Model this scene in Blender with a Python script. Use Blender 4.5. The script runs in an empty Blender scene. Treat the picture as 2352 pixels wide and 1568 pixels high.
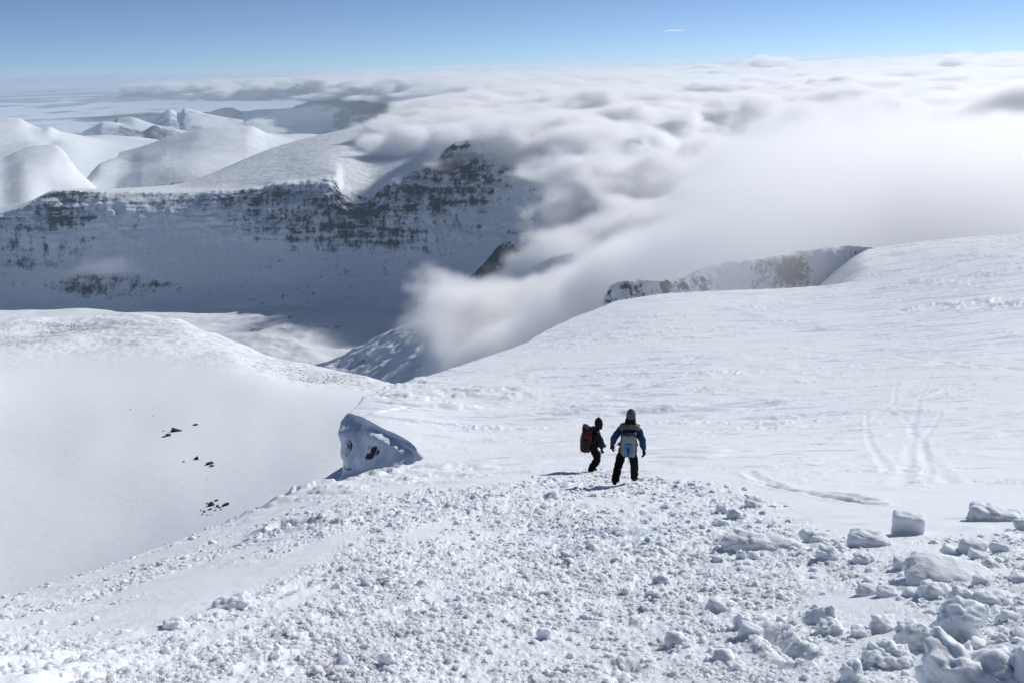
import bpy, bmesh, math, random
import numpy as np
from mathutils import Vector, Matrix, noise as mnoise

sc = bpy.context.scene
COL = sc.collection
R = math.radians

# ------------------------------------------------------------------ camera
W, H = 2352.0, 1568.0                    # units in which the photograph was measured
HFOV, PITCH, ROLL = R(62), R(18.0), R(1.5)
cam = bpy.data.cameras.new('camera')
cam.angle = HFOV
cam.clip_start, cam.clip_end = 0.1, 900000
camo = bpy.data.objects.new('camera', cam)
COL.objects.link(camo)
sc.camera = camo
fw = Vector((0, math.cos(PITCH), -math.sin(PITCH)))
up = Vector((0, math.sin(PITCH), math.cos(PITCH)))
rt = Vector((1, 0, 0))
cX = rt * math.cos(ROLL) - up * math.sin(ROLL)
cY = rt * math.sin(ROLL) + up * math.cos(ROLL)
camo.matrix_world = Matrix((cX, cY, -fw)).transposed().to_4x4()

# ------------------------------------------------------------------ light
SUN_EL, SUN_AZ = R(31), R(51)
w = bpy.data.worlds.new('World')
sc.world = w
w.use_nodes = True
nt = w.node_tree
sky = nt.nodes.new('ShaderNodeTexSky')
sky.sky_type = 'NISHITA'
sky.sun_disc = False
sky.sun_elevation = SUN_EL
sky.sun_rotation = SUN_AZ
sky.altitude = 2000
sky.air_density = 0.5
sky.dust_density = 0.0
sky.ozone_density = 3.5
tint = nt.nodes.new('ShaderNodeVectorMath')
tint.operation = 'MULTIPLY'
tint.inputs[1].default_value = (.80, .89, .985)
hs = nt.nodes.new('ShaderNodeHueSaturation')
hs.inputs['Saturation'].default_value = .86
nt.links.new(sky.outputs[0], hs.inputs['Color'])
nt.links.new(hs.outputs[0], tint.inputs[0])
nt.links.new(tint.outputs[0], nt.nodes['Background'].inputs[0])
nt.nodes['Background'].inputs[1].default_value = 0.078
sl = bpy.data.lights.new('sun', 'SUN')
sl.energy = 3.2
sl.angle = R(0.5)
sl.color = (1.0, 0.985, 0.96)
so = bpy.data.objects.new('sun', sl)
COL.objects.link(so)
sd = Vector((math.sin(SUN_AZ) * math.cos(SUN_EL), math.cos(SUN_AZ) * math.cos(SUN_EL), math.sin(SUN_EL)))
so.rotation_euler = sd.to_track_quat('Z', 'Y').to_euler()
so.location = sd * 100
sc.view_settings.view_transform = 'Standard'
sc.view_settings.look = 'None'
sc.view_settings.gamma = 1
sc.view_settings.exposure = 0.25
c = sc.cycles
c.use_denoising = True
c.volume_bounces = 15
c.max_bounces = 17
c.diffuse_bounces = 4
c.glossy_bounces = 2
c.volume_max_steps = 512
c.use_adaptive_sampling = True
c.adaptive_threshold = 0.02

# ------------------------------------------------------------------ maths helpers
f_px = (W / 2) / math.tan(HFOV / 2)
FW, CX, CY = (np.array(v) for v in (fw, cX, cY))


def ray(px, py):
    """direction with unit HORIZONTAL length for a picture position (arrays allowed)"""
    px, py = np.asarray(px, float), np.asarray(py, float)
    d = FW + ((px - W / 2) / f_px)[..., None] * CX + ((H / 2 - py) / f_px)[..., None] * CY
    return d / np.hypot(d[..., 0], d[..., 1])[..., None]


def at(px, py, r):
    return ray(px, py) * np.asarray(r, float)[..., None]


def pchip(x, y, xi):
    """monotone cubic through (x, y); y may carry trailing axes"""
    x = np.asarray(x, float)
    y = np.asarray(y, float)
    sh = (-1,) + (1,) * (y.ndim - 1)
    h = np.diff(x).reshape(sh)
    dl = np.diff(y, axis=0) / h
    m = np.zeros_like(y)
    if len(x) > 2:
        a, b = dl[:-1], dl[1:]
        w1, w2 = 2 * h[1:] + h[:-1], h[1:] + 2 * h[:-1]
        with np.errstate(divide='ignore', invalid='ignore'):
            hm = (w1 + w2) / (w1 / a + w2 / b)
        m[1:-1] = np.where(a * b > 0, np.nan_to_num(hm), 0)
    m[0], m[-1] = dl[0], dl[-1]
    i = np.clip(np.searchsorted(x, xi, side='right') - 1, 0, len(x) - 2)
    hh = h[i]
    t = (np.asarray(xi, float).reshape(sh) - x[i].reshape(sh)) / hh
    t2, t3 = t * t, t * t * t
    return ((2 * t3 - 3 * t2 + 1) * y[i] + (t3 - 2 * t2 + t) * hh * m[i]
            + (-2 * t3 + 3 * t2) * y[i + 1] + (t3 - t2) * hh * m[i + 1])


def _hash(ix, iy, seed):
    h = (ix.astype(np.int64) * 374761393 + iy.astype(np.int64) * 668265263 + seed * 1442695041) & 0xffffffff
    h = ((h ^ (h >> 13)) * 1274126177) & 0xffffffff
    h = ((h ^ (h >> 16)) * 2246822519) & 0xffffffff
    return (h ^ (h >> 15)) & 0xffffffff


def perlin(x, y, seed=0):
    ix, iy = np.floor(x), np.floor(y)
    fx, fy = x - ix, y - iy
    u, v = fx ** 3 * (fx * (fx * 6 - 15) + 10), fy ** 3 * (fy * (fy * 6 - 15) + 10)

    def g(a, b):
        an = _hash(ix + a, iy + b, seed) * (2 * math.pi / 4294967296.0)
        return np.cos(an) * (fx - a) + np.sin(an) * (fy - b)
    return 1.5 * ((g(0, 0) * (1 - u) + g(1, 0) * u) * (1 - v) + (g(0, 1) * (1 - u) + g(1, 1) * u) * v)


def fbm2(x, y, octv=4, seed=0, gain=.5, ridged=False):
    r, a, n = 0, 1.0, 0.0
    for o in range(octv):
        p = perlin(x, y, seed + o * 17)
        r = r + a * ((1 - 2 * np.abs(p)) if ridged else p)
        n += a
        x, y, a = x * 2.03 + 11.7, y * 2.03 - 5.1, a * gain
    return r / n


def bumps(x, y, cell, seed, present=.7, rmin=.25, rmax=.6):
    """rounded lumps scattered one per cell: height in cell units"""
    gx, gy = x / cell, y / cell
    ix, iy = np.floor(gx), np.floor(gy)
    out = np.zeros_like(gx)
    for a in (-1, 0, 1):
        for b in (-1, 0, 1):
            jx, jy = ix + a, iy + b
            h1 = _hash(jx, jy, seed) / 4294967296.0
            h2 = _hash(jx, jy, seed + 1) / 4294967296.0
            h3 = _hash(jx, jy, seed + 2) / 4294967296.0
            h4 = _hash(jx, jy, seed + 3) / 4294967296.0
            rad = rmin + (rmax - rmin) * h3 * h3
            an = h1 * 12.3
            dx, dy = gx - jx - h1, gy - jy - h2
            ex = (dx * np.cos(an) + dy * np.sin(an)) * (1 + .5 * h2)
            ey = -dx * np.sin(an) + dy * np.cos(an)
            q = 1 - (ex * ex + ey * ey) / (rad * rad)
            out = np.maximum(out, np.where(h4 < present, rad * np.sqrt(np.clip(q, 0, 1)), 0))
    return out


def sstep(a, b, x):
    t = np.clip((x - a) / (b - a), 0, 1)
    return t * t * (3 - 2 * t)


# ------------------------------------------------------------------ object helpers
def tag(o, label=None, cat=None, group=None, kind=None):
    if label:
        o['label'] = label
    if cat:
        o['category'] = cat
    if group:
        o['group'] = group
    if kind:
        o['kind'] = kind
    return o


def mesh_obj(name, verts, faces, mat, parent=None, smooth=True, attrs=None):
    me = bpy.data.meshes.new(name)
    verts = np.asarray(verts, dtype='f4').reshape(-1, 3)
    faces = np.asarray(faces, dtype='i4')
    k = faces.shape[1]
    me.vertices.add(len(verts))
    me.vertices.foreach_set('co', verts.ravel())
    me.loops.add(faces.size)
    me.loops.foreach_set('vertex_index', faces.ravel())
    me.polygons.add(len(faces))
    me.polygons.foreach_set('loop_start', np.arange(len(faces), dtype='i4') * k)
    me.polygons.foreach_set('loop_total', np.full(len(faces), k, dtype='i4'))
    if smooth:
        me.polygons.foreach_set('use_smooth', np.ones(len(faces), dtype=bool))
    for an, av in (attrs or {}).items():
        a = me.attributes.new(an, 'FLOAT', 'POINT')
        a.data.foreach_set('value', np.asarray(av, dtype='f4').ravel())
    me.update(calc_edges=True)
    me.validate()
    if mat:
        me.materials.append(mat)
    o = bpy.data.objects.new(name, me)
    COL.objects.link(o)
    o.parent = parent
    return o


def grid_faces(nu, nv, keep=None):
    """verts indexed [v * nu + u]"""
    u, v = np.meshgrid(np.arange(nu - 1), np.arange(nv - 1))
    a = (v * nu + u).ravel()
    f = np.stack([a, a + 1, a + nu + 1, a + nu], 1)
    if keep is not None:
        f = f[keep[f].all(1)]
    return f


def compact(P, F, attrs=None):
    used = np.zeros(len(P), bool)
    used[F.ravel()] = True
    idx = np.cumsum(used) - 1
    return P[used], idx[F], {k: v[used] for k, v in (attrs or {}).items()}


def empty(name, loc, rz=0.):
    o = bpy.data.objects.new(name, None)
    o.location = loc
    o.rotation_euler = (0, 0, rz)
    o.empty_display_size = .3
    COL.objects.link(o)
    return o


# ------------------------------------------------------------------ materials
def new_mat(name):
    m = bpy.data.materials.new(name)
    m.use_nodes = True
    t = m.node_tree
    return m, t, t.nodes['Principled BSDF']


def nmath(t, op, a, b=None, clamp=False):
    n = t.nodes.new('ShaderNodeMath')
    n.operation = op
    n.use_clamp = clamp
    for k, v in enumerate((a, b)):
        if v is None:
            continue
        if isinstance(v, (int, float)):
            n.inputs[k].default_value = v
        else:
            t.links.new(v, n.inputs[k])
    return n.outputs[0]


def nnoise(t, vec, scale, detail=4, rough=.55):
    n = t.nodes.new('ShaderNodeTexNoise')
    n.inputs['Scale'].default_value = scale
    n.inputs['Detail'].default_value = detail
    n.inputs['Roughness'].default_value = rough
    t.links.new(vec, n.inputs['Vector'])
    return n.outputs['Fac']


def snow_mat(name, color=(.79, .82, .855), bump=((60, .004),), rough=.65, spec=.25, sss=0., crust=False):
    m, t, b = new_mat(name)
    g = t.nodes.new('ShaderNodeNewGeometry')
    b.inputs['Roughness'].default_value = rough
    b.inputs['Specular IOR Level'].default_value = spec
    if sss:
        b.inputs['Subsurface Weight'].default_value = 1
        b.inputs['Subsurface Radius'].default_value = (1, 1.08, 1.15)
        b.inputs['Subsurface Scale'].default_value = sss
    n = nnoise(t, g.outputs['Position'], .35, 3)
    mx = t.nodes.new('ShaderNodeMix')
    mx.data_type = 'RGBA'
    mx.inputs[6].default_value = (*[v * .975 for v in color], 1)
    mx.inputs[7].default_value = (*color, 1)
    t.links.new(n, mx.inputs[0])
    colout = mx.outputs[2]
    if crust:                                # thin, greyer wind crust and ice in streaks across the slope
        a = t.nodes.new('ShaderNodeAttribute')
        a.attribute_name = 'crust'
        acc = None
        for sx, sy, k in ((.5, 1.5, 1.), (.13, .34, 1.), (.045, .12, .8)):
            mp = t.nodes.new('ShaderNodeMapping')
            mp.inputs['Rotation'].default_value = (0, 0, -.35)
            mp.inputs['Scale'].default_value = (sx, sy, 0)
            t.links.new(g.outputs['Position'], mp.inputs['Vector'])
            q = nmath(t, 'MULTIPLY', nmath(t, 'SUBTRACT', nnoise(t, mp.outputs[0], 1., 6, .62), .5), k)
            acc = q if acc is None else nmath(t, 'ADD', acc, q)
        v = nmath(t, 'ADD', acc, nmath(t, 'MULTIPLY', nmath(t, 'SUBTRACT', a.outputs['Fac'], 1.), .22))
        fac = nmath(t, 'MULTIPLY', nmath(t, 'DIVIDE', nmath(t, 'SUBTRACT', v, -.045), .09, True), .85)
        m2 = t.nodes.new('ShaderNodeMix')
        m2.data_type = 'RGBA'
        t.links.new(fac, m2.inputs[0])
        t.links.new(colout, m2.inputs[6])
        m2.inputs[7].default_value = (.50, .55, .64, 1)
        colout = m2.outputs[2]
    t.links.new(colout, b.inputs['Base Color'])
    prev = None
    for sc_, d in bump:
        bp = t.nodes.new('ShaderNodeBump')
        bp.inputs['Strength'].default_value = 1
        bp.inputs['Distance'].default_value = d
        t.links.new(nnoise(t, g.outputs['Position'], sc_, 5, .6), bp.inputs['Height'])
        if prev:
            t.links.new(prev, bp.inputs['Normal'])
        prev = bp.outputs[0]
    if prev:
        t.links.new(prev, b.inputs['Normal'])
    return m


def rocky_snow_mat(name, scale, rockcol=(.13, .12, .12), bumpd=10., width=.08, stretch=(1, 1, 1), bump_scale=None, strata=0.):
    """snow with rock where the vertex attribute 'rock' (0..1) beats fine noise"""
    m, t, b = new_mat(name)
    g = t.nodes.new('ShaderNodeNewGeometry')
    mp = t.nodes.new('ShaderNodeMapping')
    mp.inputs['Scale'].default_value = stretch
    t.links.new(g.outputs['Position'], mp.inputs['Vector'])
    a = t.nodes.new('ShaderNodeAttribute')
    a.attribute_name = 'rock'
    n = nnoise(t, mp.outputs[0], scale, 8, .68)
    n2 = nnoise(t, mp.outputs[0], scale * 4.3, 4, .6)
    v = nmath(t, 'ADD', nmath(t, 'MULTIPLY', nmath(t, 'SUBTRACT', n, .5), 1.6),
              nmath(t, 'MULTIPLY', nmath(t, 'SUBTRACT', n2, .5), .5))
    v = nmath(t, 'ADD', v, nmath(t, 'SUBTRACT', a.outputs['Fac'], .5))
    if strata:                               # tilted beds: snow lies on the ledges between them
        m3 = t.nodes.new('ShaderNodeMapping')
        m3.inputs['Rotation'].default_value = (0, .10, 0)
        m3.inputs['Scale'].default_value = (.16, .16, 1.9)
        t.links.new(g.outputs['Position'], m3.inputs['Vector'])
        v = nmath(t, 'ADD', v, nmath(t, 'MULTIPLY', nmath(t, 'SUBTRACT', nnoise(t, m3.outputs[0], scale, 6, .6), .5), strata))
    fac = nmath(t, 'DIVIDE', nmath(t, 'ADD', v, width), 2 * width, True)
    mx = t.nodes.new('ShaderNodeMix')
    mx.data_type = 'RGBA'
    mx.inputs[6].default_value = (.79, .82, .855, 1)
    rc = t.nodes.new('ShaderNodeMix')
    rc.data_type = 'RGBA'
    rc.inputs[6].default_value = (*[k * .6 for k in rockcol], 1)
    rc.inputs[7].default_value = (*[k * 1.5 for k in rockcol], 1)
    t.links.new(n2, rc.inputs[0])
    t.links.new(rc.outputs[2], mx.inputs[7])
    t.links.new(fac, mx.inputs[0])
    t.links.new(mx.outputs[2], b.inputs['Base Color'])
    b.inputs['Roughness'].default_value = .8
    b.inputs['Specular IOR Level'].default_value = .15
    bp = t.nodes.new('ShaderNodeBump')
    bp.inputs['Distance'].default_value = bumpd
    bp.inputs['Strength'].default_value = 1
    hn = nnoise(t, g.outputs['Position'], bump_scale or scale, 8, .62)
    t.links.new(nmath(t, 'ADD', hn, nmath(t, 'MULTIPLY', fac, -.12)), bp.inputs['Height'])
    t.links.new(bp.outputs[0], b.inputs['Normal'])
    return m


def plain_mat(name, col, rough=.7, spec=.3, nscale=None, var=.25, bump=0.):
    m, t, b = new_mat(name)
    b.inputs['Roughness'].default_value = rough
    b.inputs['Specular IOR Level'].default_value = spec
    if nscale:
        tc = t.nodes.new('ShaderNodeTexCoord')
        n = nnoise(t, tc.outputs['Object'], nscale, 5)
        mx = t.nodes.new('ShaderNodeMix')
        mx.data_type = 'RGBA'
        mx.inputs[6].default_value = (*[k * (1 - var) for k in col], 1)
        mx.inputs[7].default_value = (*[min(1, k * (1 + var)) for k in col], 1)
        t.links.new(n, mx.inputs[0])
        t.links.new(mx.outputs[2], b.inputs['Base Color'])
        if bump:
            bp = t.nodes.new('ShaderNodeBump')
            bp.inputs['Distance'].default_value = bump
            t.links.new(n, bp.inputs['Height'])
            t.links.new(bp.outputs[0], b.inputs['Normal'])
    else:
        b.inputs['Base Color'].default_value = (*col, 1)
    return m


M_SNOW = snow_mat('snow_near', bump=((35, .010), (120, .003)), sss=.03, crust=True)
M_BOWL = snow_mat('snow_smooth', bump=((1.2, .05), (9, .01)))
M_BLOCK = snow_mat('snow_block', bump=((14, .012), (60, .006)), sss=.03)
M_ROCK = plain_mat('dark_rock', (.045, .04, .038), .9, .2, 3., .5, .05)

# ================================================================== NEAR SLOPE
# control picks: picture position and distance -> slope below the eye
A_PICKS = [
    (-500, 1568, 5.0), (0, 1568, 4.6), (600, 1568, 4.5), (1176, 1568, 4.35), (1700, 1568, 4.3), (2352, 1568, 4.25), (2900, 1568, 4.3),
    (0, 1370, 12), (300, 1272, 14.5), (0, 1470, 6.9), (550, 1190, 17), (770, 1118, 20), (400, 1400, 7.0), (900, 1250, 9.2),
    (1176, 1400, 5.9), (1176, 1250, 9.3), (1176, 1120, 15.7), (1420, 1114, 16.2), (1355, 1081, 20.5), (1700, 1250, 9.0),
    (1700, 1120, 15), (2100, 1300, 7.4), (2100, 1200, 10.6), (2100, 1140, 14.5), (2352, 1300, 7.3), (2352, 1150, 14), (2352, 1060, 25),
    (1450, 1040, 30), (1800, 1050, 26), (1000, 1075, 27), (1050, 1050, 36), (1450, 1000, 48), (2000, 1000, 42), (2352, 980, 45),
    (1100, 980, 58), (1000, 940, 72), (860, 930, 70), (900, 960, 58),
    (1450, 900, 90), (2000, 900, 82), (2352, 880, 82), (1050, 870, 118), (1450, 800, 160), (2000, 800, 150), (2352, 780, 150),
    (1300, 760, 225), (1500, 700, 285), (2000, 700, 270), (2352, 680, 255), (1600, 670, 350), (1900, 658, 370), (2100, 610, 430), (2352, 590, 400),
    (2100, 560, 560), (2352, 537, 590), (2700, 520, 600), (2800, 700, 240), (2800, 1000, 40), (-500, 1480, 9),
]
pp = np.array(A_PICKS)
P = at(pp[:, 0], pp[:, 1], pp[:, 2])
EYE = 1.75
cs = (-P[:, 2] - EYE) / pp[:, 2]
cth = np.arctan2(P[:, 0], P[:, 1])
KL = .55
extra_th = np.radians([-60, -30, 0, 30, 60, -60, 60, -75, 75])
extra_lr = np.log([1., 1., 1., 1., 1., 4, 4, 30, 100])
extra_s = [.52, .47, .43, .40, .38, .55, .38, .7, .3]
cth = np.concatenate([cth, extra_th])
clr = np.concatenate([np.log(pp[:, 2]), extra_lr]) * KL
cs = np.concatenate([cs, extra_s])
cth_s = cth * 1.6


def _tps(d2):
    return np.where(d2 > 1e-12, .5 * d2 * np.log(np.maximum(d2, 1e-12)), 0)


n_ = len(cs)
K = _tps((cth_s[:, None] - cth_s) ** 2 + (clr[:, None] - clr) ** 2) + np.eye(n_) * .004
Q = np.stack([np.ones(n_), cth_s, clr], 1)
sol = np.linalg.solve(np.block([[K, Q], [Q.T, np.zeros((3, 3))]]), np.concatenate([cs, np.zeros(3)]))


def slope_s(th, lr):
    th, lr = np.clip(th, -1.4, 1.4) * 1.6, np.maximum(lr, 0) * KL
    out = sol[n_] + sol[n_ + 1] * th + sol[n_ + 2] * lr
    for i in range(n_):
        out = out + sol[i] * _tps((th - cth_s[i]) ** 2 + (lr - clr[i]) ** 2)
    return out


# the brink of the slope: (px, py, r, steepness of the drop beyond it, rounding)
BRINK = [
    (-900, 1600, 9, .8, 2), (-400, 1500, 9.5, .8, 2), (0, 1372, 12, .8, 1.5), (300, 1273, 14.5, .8, 1.2), (550, 1190, 17.5, .8, 1.), (770, 1118, 21, .9, .8),
    (900, 1092, 26, 1.2, .6), (972, 1064, 35, 2.5, .3), (952, 1025, 41, 3, .15), (915, 1000, 45, 3, .15), (880, 985, 48.5, 3, .15),
    (850, 968, 52, 3, .2), (820, 955, 56, 3, .3), (797, 950, 60, 7, .15), (812, 932, 68, 7, .2), (842, 905, 86, 6, .4), (885, 885, 104, 5, .5),
    (915, 870, 114, 4, .8), (1000, 859, 135, 2, 3), (1100, 838, 165, 1.5, 5), (1200, 806, 200, 2, 6), (1250, 768, 236, 2, 5), (1310, 742, 270, 2, 5),
    (1375, 718, 300, 2, 5), (1410, 697, 325, 2, 5), (1520, 674, 345, 2.5, 3), (1700, 662, 360, 2.5, 4), (1850, 657, 372, 2, 5), (1960, 652, 385, 1., 12),
    (1985, 620, 440, 1., 10), (1975, 585, 520, 1., 8), (1990, 570, 560, 1, 10), (2100, 552, 580, 1, 12), (2352, 536, 600, 1, 12), (2750, 515, 620, 1, 12), (3600, 520, 600, 1, 12)]
br = np.array(BRINK)
BP = at(br[:, 0], br[:, 1], br[:, 2])[:, :2]
BPOLY = np.vstack([BP, [[900, -50], [0, -60], [-60, -10]]])


def brink_dist(x, y):
    """distance outside the brink (<=0 inside), steepness and rounding of the nearest stretch"""
    best = np.full(x.shape, 1e18)
    kk = np.zeros(x.shape)
    ww = np.zeros(x.shape)
    for i in range(len(BP) - 1):
        a, b = BP[i], BP[i + 1]
        d = b - a
        t = np.clip(((x - a[0]) * d[0] + (y - a[1]) * d[1]) / (d @ d), 0, 1)
        d2 = (x - a[0] - t * d[0]) ** 2 + (y - a[1] - t * d[1]) ** 2
        m = d2 < best
        best = np.where(m, d2, best)
        kk = np.where(m, br[i, 3] + t * (br[i + 1, 3] - br[i, 3]), kk)
        ww = np.where(m, br[i, 4] + t * (br[i + 1, 4] - br[i, 4]), ww)
    ins = np.zeros(x.shape, bool)
    n = len(BPOLY)
    for i in range(n):
        a, b = BPOLY[i], BPOLY[(i + 1) % n]
        cnd = (a[1] > y) != (b[1] > y)
        if abs(b[1] - a[1]) > 1e-9:
            ins ^= cnd & (x < (b[0] - a[0]) * (y - a[1]) / (b[1] - a[1]) + a[0])
    return np.where(ins, -1, 1) * np.sqrt(best), kk, ww


def base_z(x, y):
    r = np.maximum(np.hypot(x, y), .05)
    z = -EYE - slope_s(np.arctan2(x, y), np.log(r)) * r
    d, k, wd = brink_dist(x, y)
    do = np.maximum(d + wd * .3, 0)
    return z - k * (np.sqrt(do * do + wd * wd) - wd), d


def hit(px, py, lo=2., hi=650.):
    """where the line of sight through a picture position meets the smooth slope"""
    u = ray(px, py)
    rs = np.exp(np.linspace(math.log(lo), math.log(hi), 1500))
    z, _ = base_z(u[0] * rs, u[1] * rs)
    below = (u[2] * rs) < z
    i = int(np.argmax(below)) if below.any() else len(rs) - 1
    return u * rs[i], rs[i]


def polyline_dist(x, y, pts):
    best = np.full(x.shape, 1e18)
    for a, b in zip(pts[:-1], pts[1:]):
        a, b = np.array(a[:2]), np.array(b[:2])
        d = b - a
        t = np.clip(((x - a[0]) * d[0] + (y - a[1]) * d[1]) / (d @ d), 0, 1)
        best = np.minimum(best, (x - a[0] - t * d[0]) ** 2 + (y - a[1] - t * d[1]) ** 2)
    return np.sqrt(best)


def dline(pts):
    return [hit(px, py)[0] for px, py in pts]


GROOVES = [  # picture polyline, depth, half-width, rim height
    (dline([(545, 1252), (640, 1243), (740, 1224), (810, 1205)]), .09, .10, .05),
    (dline([(668, 1212), (715, 1206), (770, 1196), (830, 1186)]), .22, .22, .10),
    (dline([(1740, 1105), (1800, 1122), (1860, 1132), (1930, 1146), (2010, 1158)]), .12, .11, .03),
    (dline([(1860, 1130), (1940, 1136), (2000, 1150)]), .06, .10, .03),
    (dline([(1765, 1455), (1800, 1492), (1835, 1512)]), .13, .07, .04),
    (dline([(0, 1545), (250, 1478), (500, 1420), (700, 1340)]), .04, .10, .03),
    (dline([(150, 1567), (420, 1490), (760, 1425), (900, 1380)]), .05, .09, .03),
    (dline([(560, 1535), (700, 1500), (840, 1470), (950, 1458)]), .035, .05, .02),
    (dline([(1720, 1080), (1740, 1095), (1790, 1115)]), .05, .12, .03),
    (dline([(2060, 870), (2052, 930), (2095, 980), (2090, 1060), (2070, 1120)]), .03, .16, .012),
    (dline([(2140, 850), (2110, 920), (2095, 980), (2130, 1050), (2180, 1110)]), .03, .16, .012),
    (dline([(2130, 860), (2060, 915), (1950, 1000)]), .025, .14, .01),
    (dline([(1990, 940), (1995, 1010), (2040, 1080)]), .03, .12, .015),
    (dline([(2160, 950), (2120, 1010), (2130, 1100)]), .03, .12, .015),
    (dline([(1780, 800), (1900, 812), (2050, 818), (2352, 850)]), .12, .6, .06),
    (dline([(870, 950), (905, 941), (935, 935)]), .22, .3, .08),
]
FEET = [hit(1412, 1116)[0], hit(1456, 1108)[0], hit(1352, 1083)[0], hit(1362, 1079)[0]]
STEPS = []
for k, (px, py) in enumerate([(1395, 1140), (1445, 1155), (1400, 1190), (1450, 1215), (1405, 1250), (1470, 1290), (1415, 1330), (1490, 1380),
                              (1420, 1430), (1510, 1490), (1430, 1540), (1340, 1105), (1310, 1125), (1330, 1160)]):
    STEPS.append(hit(px, py)[0])


def debris(x, y):
    """how thickly the trampled crumbs lie (0..1)"""
    r = np.hypot(x, y)
    th = np.arctan2(x, y)
    patch = fbm2(x * .45 + 9, y * .28 + 2, 4, 41)
    edge = 17.0 + 2.5 * fbm2(x * .5, y * .2, 2, 8) + 3.5 * np.exp(-((th - .09) / .08) ** 2)
    zone = 1 - sstep(edge - 1.5, edge + 1.5, r)
    right_gap = sstep(.16, .34, th) * sstep(8.8, 11.5, r)
    left_soft = sstep(-.15, -.40, th)
    streak = fbm2(x * 1.9 - y * .45, y * .16, 3, 77)
    dens = np.clip(.70 + 1.05 * patch + .8 * streak * sstep(.1, -.25, th) - .75 * right_gap - .5 * left_soft - .25 * sstep(.33, .45, th), 0, 1) * zone
    return dens, zone


def detail_z(x, y, d):
    r = np.hypot(x, y)
    th = np.arctan2(x, y)
    out = np.zeros_like(x)
    big = fbm2(x * .13 + 3, y * .13, 3, 5)
    dens, zone = debris(x, y)
    m = dens > .01
    xs, ys, ds = x[m], y[m], dens[m]
    wx = xs + .04 * perlin(xs * 9, ys * 9, 3)
    wy = ys + .04 * perlin(xs * 9, ys * 9, 4)
    fine = sstep(22, 6, r[m])
    rm = r[m]
    l = (.11 * bumps(wx, wy, .23, 31, .16, .15, .42) * sstep(.5, .95, ds)
         + .055 * bumps(wx, wy, .105, 51, .38, .2, .5) * sstep(.25, .8, ds)
         + .030 * bumps(wx, wy, .055, 71, .6, .25, .62) * sstep(.0, .4, ds))
    l = l + ds * (.07 * fbm2(xs * 1.6, ys * 1.3, 3, 12) + .055 * fbm2(xs * 5, ys * 5, 5, 15, .6) + .014 * np.abs(perlin(xs * 28, ys * 28, 19)))
    l = l + ds * .020 * fbm2(xs * 15, ys * 15, 4, 29, .65)
    l = l + ds * sstep(5, 14, rm) * .05 * fbm2(xs * 3.1, ys * 2.2, 4, 25, .65)
    out[m] += l
    # ---- gentle undulation everywhere
    out += .10 * big * sstep(3, 25, r) + .02 * fbm2(x * .9, y * .9, 3, 23)
    # ---- wind-packed crust (sastrugi)
    crust = 1 - zone * .8
    ca, sa = math.cos(.35), math.sin(.35)
    u, v = x * ca + y * sa, -x * sa + y * ca
    pm = sstep(-.15, .45, fbm2(x * .06 + 7, y * .045, 3, 99))
    pm2 = sstep(0, .5, fbm2(x * .022 + 7, y * .018, 3, 101))
    farR = sstep(.15, .45, th) * sstep(170, 300, r)
    leftc = sstep(-.1, -.45, th) * sstep(5, 9, r)
    for wl, am, msk in ((.25, .018, .5 + pm + leftc), (.7, .05, .3 + pm + .8 * leftc), (1.8, .13, .35 + pm), (4.5, .28, .3 + pm2 + .5 * farR), (10., .45, .2 + pm2 * .6 + .3 * farR)):
        vis = sstep(wl * 420, wl * 120, r) * sstep(wl * 3, wl * 7, r)
        s_ = fbm2(u / wl * .45, v / wl * .9, 4, int(wl * 100), .6)
        pl_ = fbm2(u / wl * .08 + 31, v / wl * .13, 2, int(wl * 70))
        gate = sstep(-.05, .28, pl_) * 1.35
        out += am * crust * msk * vis * gate * (.75 * sstep(.05, .16, s_) + .6 * sstep(.32, .40, s_) + .7 * s_)
    # ---- grooves, slots and ski tracks
    for pts, dep, hw, rim in GROOVES:
        q = np.array(pts)
        sel = (x > q[:, 0].min() - 3 * hw - 1) & (x < q[:, 0].max() + 3 * hw + 1) & (y > q[:, 1].min() - 3 * hw - 1) & (y < q[:, 1].max() + 3 * hw + 1)
        if not sel.any():
            continue
        dd = polyline_dist(x[sel], y[sel], pts)
        dd = dd + hw * .5 * perlin(x[sel] / hw * .7, y[sel] / hw * .7, 61)
        fade = .65 + .7 * perlin(x[sel] / hw * .2, y[sel] / hw * .2, 63)
        out[sel] += fade * (-dep * np.exp(-(dd / hw) ** 2) + rim * np.exp(-((dd - 1.9 * hw) / (.7 * hw)) ** 2))
    for p in STEPS:
        dd = np.hypot((x - p[0]) * 1.4, y - p[1])
        out += -.03 * np.exp(-(dd / .15) ** 4) + .012 * np.exp(-((dd - .25) / .08) ** 2)
    for p in FEET:
        dd = np.hypot(x - p[0], y - p[1])
        out = np.where(dd < .5, out * sstep(.16, .5, dd), out)
    return out


def surf_z(x, y):
    x, y = np.atleast_1d(np.asarray(x, float)), np.atleast_1d(np.asarray(y, float))
    z, d = base_z(x, y)
    return z + detail_z(x, y, d)


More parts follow.
